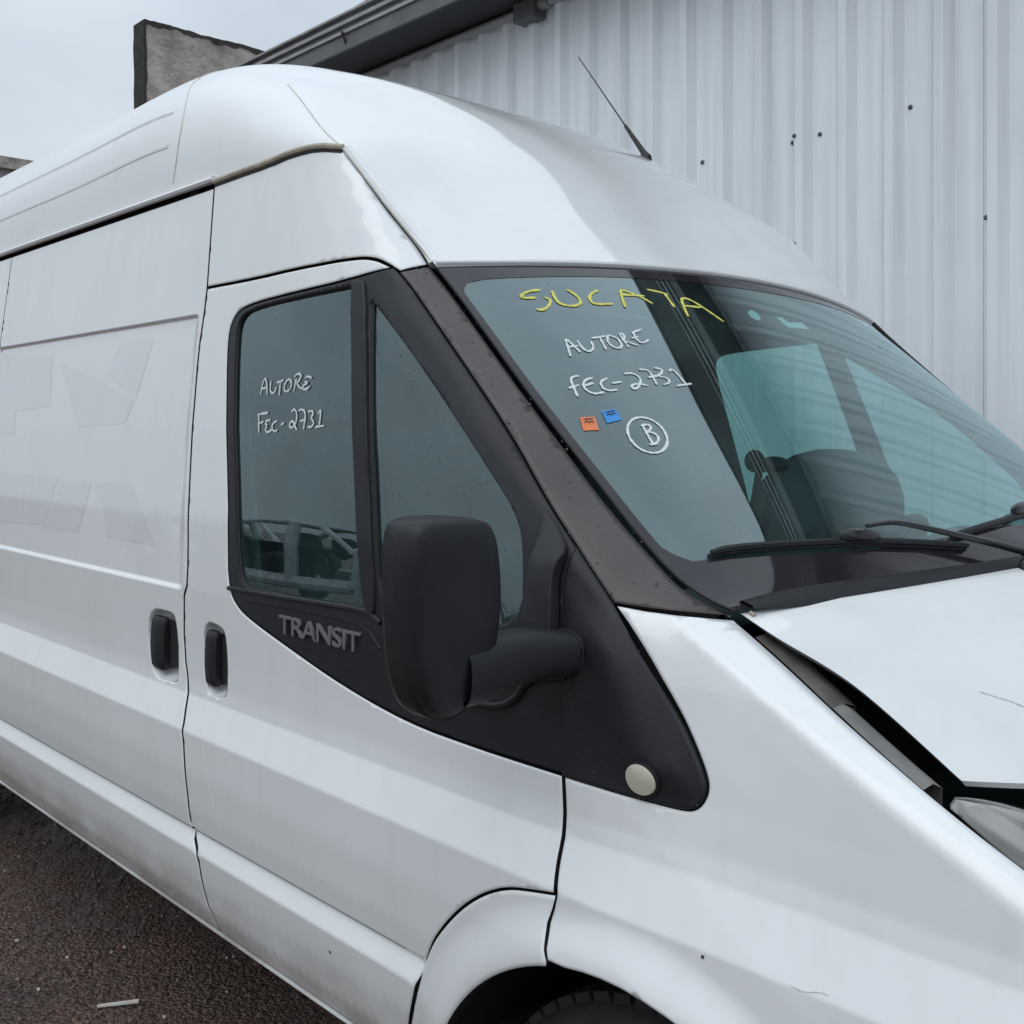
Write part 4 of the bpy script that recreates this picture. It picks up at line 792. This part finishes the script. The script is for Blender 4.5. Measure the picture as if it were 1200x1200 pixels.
# --- lamps, grille panel, bumper
def lamp(s):
    A = [(.428,.858,1.074),(.50,.872,1.040),(.60,.868,.985),(.690,.830,.86)]; B = [(.424,.836,1.078),(.458,.72,1.043),(.56,.60,.985),(.71,.54,.84)]
    rows = []; rin = []
    for i in range(15):
        a = Vector(catmull(A, i/14)); b = Vector(catmull(B, i/14)); r = []; r2 = []
        for j in range(9):
            t = j/8; p = a.lerp(b, t) + Vector((.55,-.35*0,.75))*.03*math.sin(math.pi*t)*math.sin(math.pi*min(1,i/14+.05))
            r.append((p.x, -s*p.y, p.z)); d = .012 + .06*math.sin(math.pi*t)*math.sin(math.pi*i/14); r2.append((p.x-d*.6, -s*p.y*(1-.02), p.z-d*.75))
        rows.append(r); rin.append(r2)
    mb = MB(); mb.grid(rin); o = mb.build('headlamp', 'lamp_chrome', van)
    mb = MB(); mb.grid(rows); mb.build('lamp_cover', 'lamp_glass', o)
    mb = MB(); mb.lathe([(.055,.02),(.05,.0),(.03,-.015),(.004,-.02)], (.60,-s*.66,.86), (.8,0,.5), 20); mb.build('lamp_bowl', 'steel', o)
lamp(1); lamp(-1)
def front_band(name, zs, mat, inner=0.):
    plan = [(.50,.935),(.62,.915),(.74,.85),(.84,.70),(.90,.45),(.925,.2),(.93,0)]; plan = plan + [(x,-y) for x, y in plan[::-1][1:]]
    plan = resample(smooth_line(plan, 2), .04, False)
    rows = [[(x*1.0 + dx - inner, -y*(1 - max(0, -dx)*.3), z) for x, y in plan] for z, dx in zs]; mb = MB(); mb.grid(rows); return mb.build(name, mat, van, True, 40)
front_band('bumper', [(.22,-.06),(.26,-.01),(.42,.0),(.56,.0),(.64,-.01),(.67,-.05)], 'black_plastic'); front_band('nose_panel', [(.655,-.045),(.72,-.075),(.80,-.125)], 'paint')
mb = MB(); mb.box((.50,-.50,.80),(.60,.50,.99)); gr = mb.build('grille', 'gap_dark', van, False)
for k in range(4):
    z = .82 + k*.045; mb = MB(); mb.box((.80-.055*k-.12,-.50,z), (.80-.055*k,.50,z+.022)); bevel_mod(mb.build('grille_slat', 'black_plastic', gr, False), .006)
# --- wheels
def wheel(x, s):
    w = None; cy = -s*.82; ax = (0,-s,0)
    R_, W_ = .358, .215
    prof = [(.20,-W_/2+.01),(.27,-W_/2),(.325,-W_/2+.004),(.346,-W_/2+.02),(R_-.006,-W_/2+.035),(R_-.006,W_/2-.035),(.346,W_/2-.02),(.325,W_/2-.004),(.27,W_/2),(.20,W_/2-.01)]
    mb = MB(); mb.lathe(prof, (x, cy, .358), ax, 64); w = mb.build('wheel', 'tyre', van, True, 50)
    tb = MB()
    for r_ in range(5):
        for k in range(56):
            a = 2*math.pi*(k + .5*(r_ % 2))/56; h = -W_/2 + .030 + r_*.033
            c, sn = math.cos(a), math.sin(a); tg = Vector((-sn,0,c)); rd = Vector((c,0,sn)); o = Vector((x, cy, .358)); ya = Vector(ax)
            p = []
            for dr in (R_-.010, R_+.004):
                for dt, dh in ((-.014,0),(.014,.003),(.014,.029),(-.014,.026)): p.append(o + rd*dr + tg*dt + ya*(h+dh))
            tb.add(p, [(0,1,2,3),(4,7,6,5),(0,4,5,1),(1,5,6,2),(2,6,7,3),(3,7,4,0)])
    t = tb.build('tread', 'tyre', w, False); t['kind'] = 'stuff'
    mb = MB(); mb.lathe([(.205,.09),(.20,.10),(.185,.085),(.175,.05),(.13,.045),(.10,.065),(.06,.07),(.004,.07)], (x, cy, .358), ax, 40); mb.build('rim', 'steel', w)
    return w
for x in (WHX, -3.69):
    for s in (1,-1): wheel(x, s)
# --- underbody, rear, cabin
mb = MB(); mb.box((-4.55,-.62,.33),(-.40,.62,.47)); mb.box((-4.0,-.5,.22),(-1.,-.38,.33)); mb.box((-4.0,.38,.22),(-1.,.5,.33)); mb.build('chassis', 'gap_dark', van, False)
rd = [(PROF(z), z) for z in [.46 + .06*i for i in range(26)]] + [(.853,2.05)]
rs = [roof(0., -1 + i/24) for i in range(25)]
for s in (1,-1):
    loop = [(-4.66, 0., .46)] + [(-4.66, -s*w, z) for w, z in rd] + [(-4.68, s*p[1], p[2]) for p in rs[1:]]
    mb = MB(); mb.add(loop, [tuple(range(len(loop)))]); lo2 = [(x+.05, y*.99, z) for x, y, z in loop]; mb.grid([loop, lo2], close=True); o = mb.build('rear_door', 'paint', van, True, 30)
    mb = MB(); mb.box((-4.70,-s*.86 if s > 0 else .80,1.0),(-4.655,-s*.80 if s > 0 else .86,1.5)); mb.build('tail_lamp', 'orange_label', o, False)
mb = MB(); mb.box((-4.82,-.93,.42),(-4.60,.93,.60)); bevel_mod(mb.build('rear_bumper', 'black_plastic', van, False), .03, 3)
mb = MB(); mb.box((-1.44,-.84,.50),(-1.40,.84,2.12)); mb.build('bulkhead', 'cabin_dark', van, False)
mb = MB(); mb.box((-1.40,-.86,.47),(.0,.86,.52)); mb.build('cab_floor', 'cabin_dark', van, False)
ds = [(.07,1.215),(-.05,1.232),(-.17,1.225),(-.25,1.19),(-.30,1.10),(-.28,.92),(-.20,.72),(.05,.70)]
mb = MB(); ys = [-.80 + .05*i for i in range(33)]
def dz(x, y): return .05*math.exp(-((y-.42)/.20)**2)*sstep(.05,-.12,x)
mb.grid([[(x, y, z + (dz(x, y) if z > 1 else 0)) for x, z in ds] for y in ys]); db = mb.build('dashboard', 'cabin_dark', van, True, 40)
mb = MB(); c = Vector((-.43,.42,1.16)); axw = Vector((-.62,0,.78)).normalized(); a_ = Vector((0,1,0)); b_ = axw.cross(a_)
mb.tube([c + (a_*math.cos(2*math.pi*i/32) + b_*math.sin(2*math.pi*i/32))*.195 for i in range(34)], .016, 8, cap=False)
for k in (20, 160, 270): mb.tube([c - axw*.03, c + (a_*math.cos(math.radians(k)) + b_*math.sin(math.radians(k)))*.19], .014, 6)
mb.lathe([(.001,.02),(.06,.018),(.08,-.01),(.05,-.06),(.03,-.25)], c, axw, 18); mb.build('steering_wheel', 'gap_dark', van)
def cushion(mb, cx, cy, cz, rx, ry, rz, tilt=0, n=4.):
    rows = []
    for i in range(13):
        ph = -math.pi/2 + math.pi*i/12; r = []
        for j in range(24):
            th = 2*math.pi*j/24; f = lambda v: math.copysign(abs(v)**(2/n), v)
            p = Vector((rx*f(math.cos(ph))*f(math.cos(th)), ry*f(math.cos(ph))*f(math.sin(th)), rz*f(math.sin(ph))))
            p = Matrix.Rotation(tilt, 3, 'Y') @ p; r.append((cx+p.x, cy+p.y, cz+p.z))
        rows.append(r)
    mb.grid(rows, close=True)
for cy, hw, lean, top in ((-.34,.44,-.18,0),(.45,.27,-.10,.05)):
    mb = MB(); cushion(mb, -.95, cy, .86, .27, hw, .10); st = mb.build('seat', 'seat_fabric', van, True, None)
    mb = MB(); cushion(mb, -1.16, cy, 1.18, .08, hw*.96, .33, lean); mb.build('backrest', 'seat_fabric', st, True, None)
    for hy in ((cy-.22, cy+.22) if hw > .4 else (cy,)):
        mb = MB(); cushion(mb, -1.24, hy, 1.60, .05, .12, .09, lean); mb.build('headrest', 'seat_fabric', st, True, None)
# loose load lying over the wheel: a tipped-forward bundle that hides the lower part of the far window
mb = MB(); cushion(mb, -.58, .52, 1.20, .13, .30, .25, .25, 2.6); mb.build('folded_seat_back', 'seat_fabric', van, True, None)
mb = MB(); cushion(mb, -.47, .06, 1.425, .022, .026, .026, 0, 2); cushion(mb, -.47, .135, 1.415, .035, .048, .02, 0, 2); mb.tube([(-.47,.08,1.41),(-.5,.08,1.25)], .01, 6); mb.tube([(-.47,.14,1.41),(-.5,.14,1.25)], .01, 6); mb.build('control_stalk', 'gap_dark', van)
mb = MB(); mb.tube([(-1.173,-.85,1.70),(-1.140,-.85,1.392),(-1.100,-.85,1.15),(-1.06,-.85,.95)], .020, 6, flat=((0,1,0), .12)); mb.build('seat_belt', 'belt', van)
for s in (1,-1):
    mb = MB(); cushion(mb, -.66, s*.36, 1.755, .09, .22, .008, .15); mb.build('sun_visor', 'cabin_grey', van, True, None)
# ================================================================= ground
mb = MB(); S = 300.
xs = [-S,-40,-12,-6,-4,-3,-2,-1,0,1,2,4,8,40,S]; mb.grid([[(x, y, 0.) for y in [-S,-40,-12,-6,-3,-2,-1.5,-1,-.5,0,1,2,3,6,40,S]] for x in xs])
gd = mb.build('ground', 'asphalt', None, True, None); gd['kind'] = 'structure'
rng = random.Random(3); mb = MB()
for k in range(12000):
    x = rng.uniform(-4.2, -.9); y = rng.uniform(-1.7, .6); r = .0024 + .0055*rng.random()**3 + (.005*rng.random() if k % 60 == 0 else 0); a = rng.random()*6
    o = Vector((x, y, r*.25)); v = [o + Vector((math.cos(a + t)*r*rng.uniform(.7,1.3), math.sin(a + t)*r*rng.uniform(.7,1.3), z*r)) for z in (-.3,.35) for t in (0,1.3,2.5,3.8,5.0)] + [o + Vector((0,0,r*.75))]
    mb.add(v, [(i, (i+1) % 5, 5+(i+1) % 5, 5+i) for i in range(5)] + [(5+i, 5+(i+1) % 5, 10) for i in range(5)])
gv = mb.build('gravel', 'gravel', None, False); tag(gv, 'dark brown loose grit scattered over the asphalt', 'gravel', kind='stuff')
mb = MB(); a, b = Vector((-1.816,-.909,.006)), Vector((-1.763,-.821,.009)); t = (b-a).normalized(); n_ = Vector((-t.y,t.x,0))
mb.grid([[p - n_*w, p - n_*w*.9 + Vector((0,0,.005)), p + n_*w*.7 + Vector((0,0,.006)), p + n_*w] for p, w in ((a,.002),(a.lerp(b,.1),.0035),(a.lerp(b,.5),.0045),(a.lerp(b,.93),.0062),(b,.006))]); st = mb.build('splinter', 'pale_wood')
tag(st, 'pale wood splinter lying on the dark ground beside the sill', 'splinter')
mb = MB()
for k in range(34):
    x, y, r = rng.uniform(-3.2,-1.2), rng.uniform(-1.25,-.5), rng.uniform(.0015,.0045)
    if k < 5: x, y, r = ((-2.35,-.93,.006),(-2.02,-.985,.004),(-1.66,-.80,.004),(-2.15,-.86,.005),(-1.70,-.93,.005))[k]
    mb.add([(x+r*math.cos(w)*rng.uniform(.6,1.5), y+r*math.sin(w), z) for z in (.001,.005) for w in (0,1.2,2.4,3.6,4.9)], [(0,1,6,5),(1,2,7,6),(2,3,8,7),(3,4,9,8),(4,0,5,9),(5,6,7,8,9)])
o = mb.build('pale_grit', 'pale_wood', None, False); tag(o, 'tiny pale chips scattered on the asphalt below the sliding door', 'grit', kind='stuff')
# ================================================================= metal-clad warehouse beside the van
wh = thing('warehouse', 'warehouse clad in pale grey ribbed metal sheets with an overhanging dark eave', 'building', (0,2.53,0))
WY = 2.53; PITCH = .23; X0 = -1.05
def sheet_profile(n):
    pts = []
    for k in range(n):
        x = k*PITCH; pts += [(x, 0), (x+.033, -.042), (x+.075, -.042), (x+.108, 0)]
    pts.append((n*PITCH, 0)); return pts
def fine(prof, r=.004):
    out = []
    for i, p in enumerate(prof):
        if 0 < i < len(prof)-1:
            for q in (prof[i-1], prof[i+1]):
                d = math.dist(p, q); out.append((p[0] + (q[0]-p[0])*r/d, p[1] + (q[1]-p[1])*r/d))
        else: out.append(p)
    return out
pr = sheet_profile(4); zs = [0.05 + i*.5 for i in range(8)] + [4.062]
me = None
for k in range(-9, 9):
    x0 = X0 + k*4*PITCH; oy = .0 if k % 2 else .0022
    mb = MB(); mb.grid([[(x, y, z) for x, y in pr] for z in zs])
    if me is None: o = mb.build('cladding_sheet', 'cladding', wh, False); me = o.data
    else: o = link(bpy.data.objects.new('cladding_sheet', me), wh)
    o.location = (x0, oy, 0)
for (x, z) in P['wall_screws']:
    f = ((x - X0) / PITCH) % 1*PITCH
    dep = -.042 if .033 < f < .075 else (-.042*f/.033 if f < .033 else (-.042*(.108-f)/.033 if f < .108 else 0))
    mb = MB(); mb.lathe([(.011,0),(.011,.003),(.007,.004),(.006,.009),(.001,.010)], (x, dep-.001, z), (0,-1,0), 10); mb.build('screw', 'screw', wh, True, 30)
XA, XB = -9.0, 6.9
def ext(name, prof, mat, x0=XA, x1=XB, n=24):
    mb = MB(); mb.grid([[(x0 + (x1-x0)*i/n, y-WY, z) for y, z in prof] for i in range(n+1)], close=True); mb.add([(x0, y-WY, z) for y, z in prof], [tuple(range(len(prof)))]); mb.add([(x1, y-WY, z) for y, z in prof], [tuple(range(len(prof)))]); return mb.build(name, mat, wh, True, 30)
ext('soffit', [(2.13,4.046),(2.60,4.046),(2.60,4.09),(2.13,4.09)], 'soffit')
ext('fascia', [(2.115,4.045),(2.135,4.045),(2.135,4.15),(2.115,4.15)], 'gutter_dark')
for z0, z1, y, m in ((4.15,4.172,2.100,'gutter_light'),(4.172,4.208,2.118,'gutter_dark'),(4.208,4.232,2.095,'gutter_light'),(4.232,4.270,2.118,'gutter_dark'),(4.270,4.285,2.090,'gutter_light')):
    ext('gutter_strip', [(y,z0),(2.24,z0),(2.24,z1),(y,z1)], m)
ext('roof_backing', [(2.24,4.09),(2.60,4.09),(2.60,4.40),(2.24,4.28)], 'gutter_dark')
ext('roof_slope', [(2.20,4.286),(9.0,5.20),(9.0,5.16),(2.20,4.250)], 'gutter_dark')
mb = MB(); xs_ = [-5.0 + .5*i for i in range(24)]
mb.grid([[(x, y, 4.287 + max(0, (x+4.75)*.086)*f) for x in xs_] for y, f in ((-.415,0),(-.415,1),(-.30,1.02),(-.30,0))]); mb.build('roof_edge', 'soffit', wh, True, 30)
mb = MB(); mb.tube([(x, -.42, 4.287 + max(0, (x+4.75)*.086)) for x in xs_], .013, 6); mb.build('gutter_strip', 'gutter_light', wh)
mb = MB(); mb.tube([(XA,-.05,4.015),(XB,-.05,4.015)], .026, 8); mb.build('conduit', 'conduit', wh)
jx = -3.74; mb = MB(); mb.box((jx-.09,-.12,3.93),(jx+.09,-.015,4.05)); bevel_mod(mb.build('junction_box', 'gutter_dark', wh, False), .01)
mb = MB(); mb.tube([(jx+.09,-.055,4.012),(jx+.16,-.055,4.012)], .034, 10); mb.build('conduit_coupling', 'gutter_light', wh)
hx = -5.15; mb = MB(); mb.tube([(hx,-.445,4.16),(hx,-.43,4.12),(hx+.0,-.40,4.06),(hx,-.10,4.045)], .008, 6); mb.build('gutter_bracket', 'rubber', wh)
mb = MB(); mb.box((XA,.04,0.),(XB,.12,4.05)); mb.build('wall_core', 'render_grey', wh, False)
for xe in (XA+.02, XB-.14): mb = MB(); mb.box((xe,.12,.0),(xe+.12,6.5,4.1)); mb.build('end_wall', 'render_grey', wh, False)
# ================================================================= rough concrete firewall rising beyond the eave
def rough_wall():
    x1, x0 = -9.02, -9.24; y0, y1 = 2.46, 7.5; z1 = 5.40; n, m = 90, 50; rng = random.Random(5)
    def jag(v, s): return noise.noise(Vector((v*s, 3.1, .7)))
    rows = []
    for j in range(m+1):
        z = z1*j/m; r = []
        for i in range(n+1):
            y = y0 + (y1-y0)*(i/n)**1.3; zz = z + (.012*jag(y, 3) + .010*jag(y, 17) if j == m else 0); yy = y + (.012*jag(z, 3) + .010*jag(z, 15) if i == 0 else 0)
            r.append((x1 + .012*noise.noise(Vector((y*6, z*6, 0))), yy, zz))
        rows.append(r)
    mb = MB(); mb.grid(rows); front = rows
    back = [[(x0, p[1], p[2]) for p in r] for r in rows]; mb.grid(back)
    mb.grid([[r[0] for r in front], [r[0] for r in back]]); mb.grid([front[-1], back[-1]]); mb.grid([[r[-1] for r in front], [r[-1] for r in back]])
    o = mb.build('concrete_wall', 'concrete', None, True, 40); tag(o, 'weathered grey concrete wall with a broken mossy edge behind the van roof', 'wall')
    top = [(x1+.004, p[1], p[2]) for p in front[-1]]; mb = MB()
    mb.grid([[(x0-.004, y, z+.006) for x, y, z in top], [(x, y, z+.006) for x, y, z in top], [(x+.006, y, z - .012 - .05*abs(jag(y, 6)) - .05*abs(jag(y, 23))) for x, y, z in top]]); mb.build('moss_crust', 'moss', o)
    sd = [(r[0][0], r[0][1], r[0][2]) for r in front]; mb = MB()
    mb.grid([[(x0-.004, y-.006, z) for x, y, z in sd], [(x1+.004, y-.006, z) for x, y, z in sd], [(x1+.012, y + .003 + .02*abs(jag(z, 5)) + .04*abs(jag(z, 21)), z) for x, y, z in sd]]); mb.build('moss_crust', 'moss', o)
rough_wall()
# ================================================================= far building past the van's tail
fb = thing('far_building', 'plain grey building with a flat roof far behind the van', 'building', (-30,8.5,0))
mb = MB(); mb.box((-4,-12,0),(6,-1.6,7.2)); mb.build('wall', 'render_grey', fb, False)
mb = MB(); mb.box((-4.15,-12.15,7.2),(6.15,-1.45,7.45)); mb.build('roof_parapet', 'concrete', fb, False)
for k in range(4):
    mb = MB(); mb.box((6.0,-11+2.8*k,5.2),(6.05,-9.6+2.8*k,6.4)); w = mb.build('window', 'gutter_dark', fb, False)
    mb = MB(); mb.box((6.02,-11.08+2.8*k,5.1),(6.1,-9.52+2.8*k,5.2)); mb.build('sill', 'render_grey', w, False)
# ================================================================= stripped cars across the yard (they show in the door windows)
def wreck(loc, rz, body, label):
    w = thing('stripped_car', label, 'car', loc, 'stripped cars across the yard'); w.rotation_euler = (0,0,rz)
    prof = [(-1.95,.34),(-2.02,.60),(-1.9,.92),(-1.25,.98),(1.05,.94),(1.10,.36)]
    mb = MB(); mb.grid([[(x, y, z*(.86 if abs(y) < .7 else 1)) for x, z in prof] for y in (-.74,-.70,-.3,.3,.70,.74)]); mb.build('floor_tub', 'wreck_dark', w, True, 30)
    rf_ = [(-1.05,1.52),(-.7,1.58),(0,1.60),(.30,1.56)]; mb = MB(); mb.grid([[(x, y, z - .05*(y/.6)**2) for x, z in rf_] for y in (-.60,-.3,0,.3,.60)]); mb.build('roof_panel', body, w, True, 30)
    for y in (-.80,.80):
        k = .78
        for nm, pts, r in (('sill',[(-1.2,.40),(0,.38),(1.05,.42)],.075),('screen_pillar',[(1.08,.42),(1.12,.92),(.75,1.22),(.32,1.55)],.055),('centre_pillar',[(-.02,.40),(-.08,.90),(-.18,1.56)],.085),('roof_rail',[(.32,1.55),(-.2,1.60),(-.75,1.57),(-1.1,1.48)],.045),('rear_pillar',[(-1.1,1.48),(-1.55,1.15),(-1.62,.95),(-1.25,.55),(-1.2,.40)],.075)):
            mb = MB(); mb.tube([(x, y*(1 - .22*max(0, z-.9)), z) for x, z in resample(smooth_line(pts), .08, False)], r, 8); mb.build(nm, 'wreck_pale', w)
        for cx in (1.55,-1.45):
            mb = MB(); mb.tube([(cx + .38*math.cos(a), y*.97, .44 + .38*math.sin(a)) for a in [math.pi*(i-1)/14 for i in range(17)]], .065, 8, flat=((0,1,0), 1.5)); mb.build('wheel_arch', body if cx < 0 else 'wreck_pale', w)
        mb = MB(); mb.tube([(1.08,y*.75,.66),(1.6,y*.74,.66),(2.2,y*.70,.58)], .055, 6); mb.build('chassis_rail', 'wreck_pale', w)
        mb = MB(); mb.lathe([(.15,.36),(.13,.50),(.07,.53),(.02,.53)], (1.55, y*.72, .42), (0,0,1), 16); mb.build('strut_tower', 'wreck_pale', w)
        mb = MB(); mb.lathe([(.05,.05),(.17,.05),(.19,.08),(.29,.08),(.30,.05),(.30,-.09)], (-1.45, y*.95, .30), (0, math.copysign(1,y), 0), 24); mb.build('wheel', 'wreck_dark', w)
    mb = MB(); mb.tube([(2.22,-.70,.55),(2.26,0,.58),(2.22,.70,.55)], .055, 8); mb.build('crash_beam', 'wreck_pale', w)
    mb = MB(); mb.tube([(2.16,.62,.55),(2.15,.62,.92),(2.18,0,.94),(2.15,-.62,.92),(2.16,-.62,.55)], .03, 6); mb.build('front_panel', 'wreck_grey', w)
    mb = MB(); mb.box((1.20,-.30,.32),(1.95,.34,.84)); bevel_mod(mb.build('engine', 'wreck_dark', w, False), .05, 2)
    for cy in (-.36,.36):
        mb = MB(); cushion(mb, -.35, cy, 1.0, .10, .24, .34, -.2); mb.build('seat_back', 'wreck_dark', w, True, None)
for a in (((-6.1,-7.2,0), .25, 'wreck_grey', 'stripped grey car shell without doors, nearest the van, across the yard'), ((-10.3,-7.6,0), -.12, 'wreck_dark', 'stripped dark car shell without doors in the middle of the row across the yard'), ((-14.6,-8.0,0), .3, 'wreck_red', 'stripped dark red car shell without doors at the far end of the row')): wreck(*a)
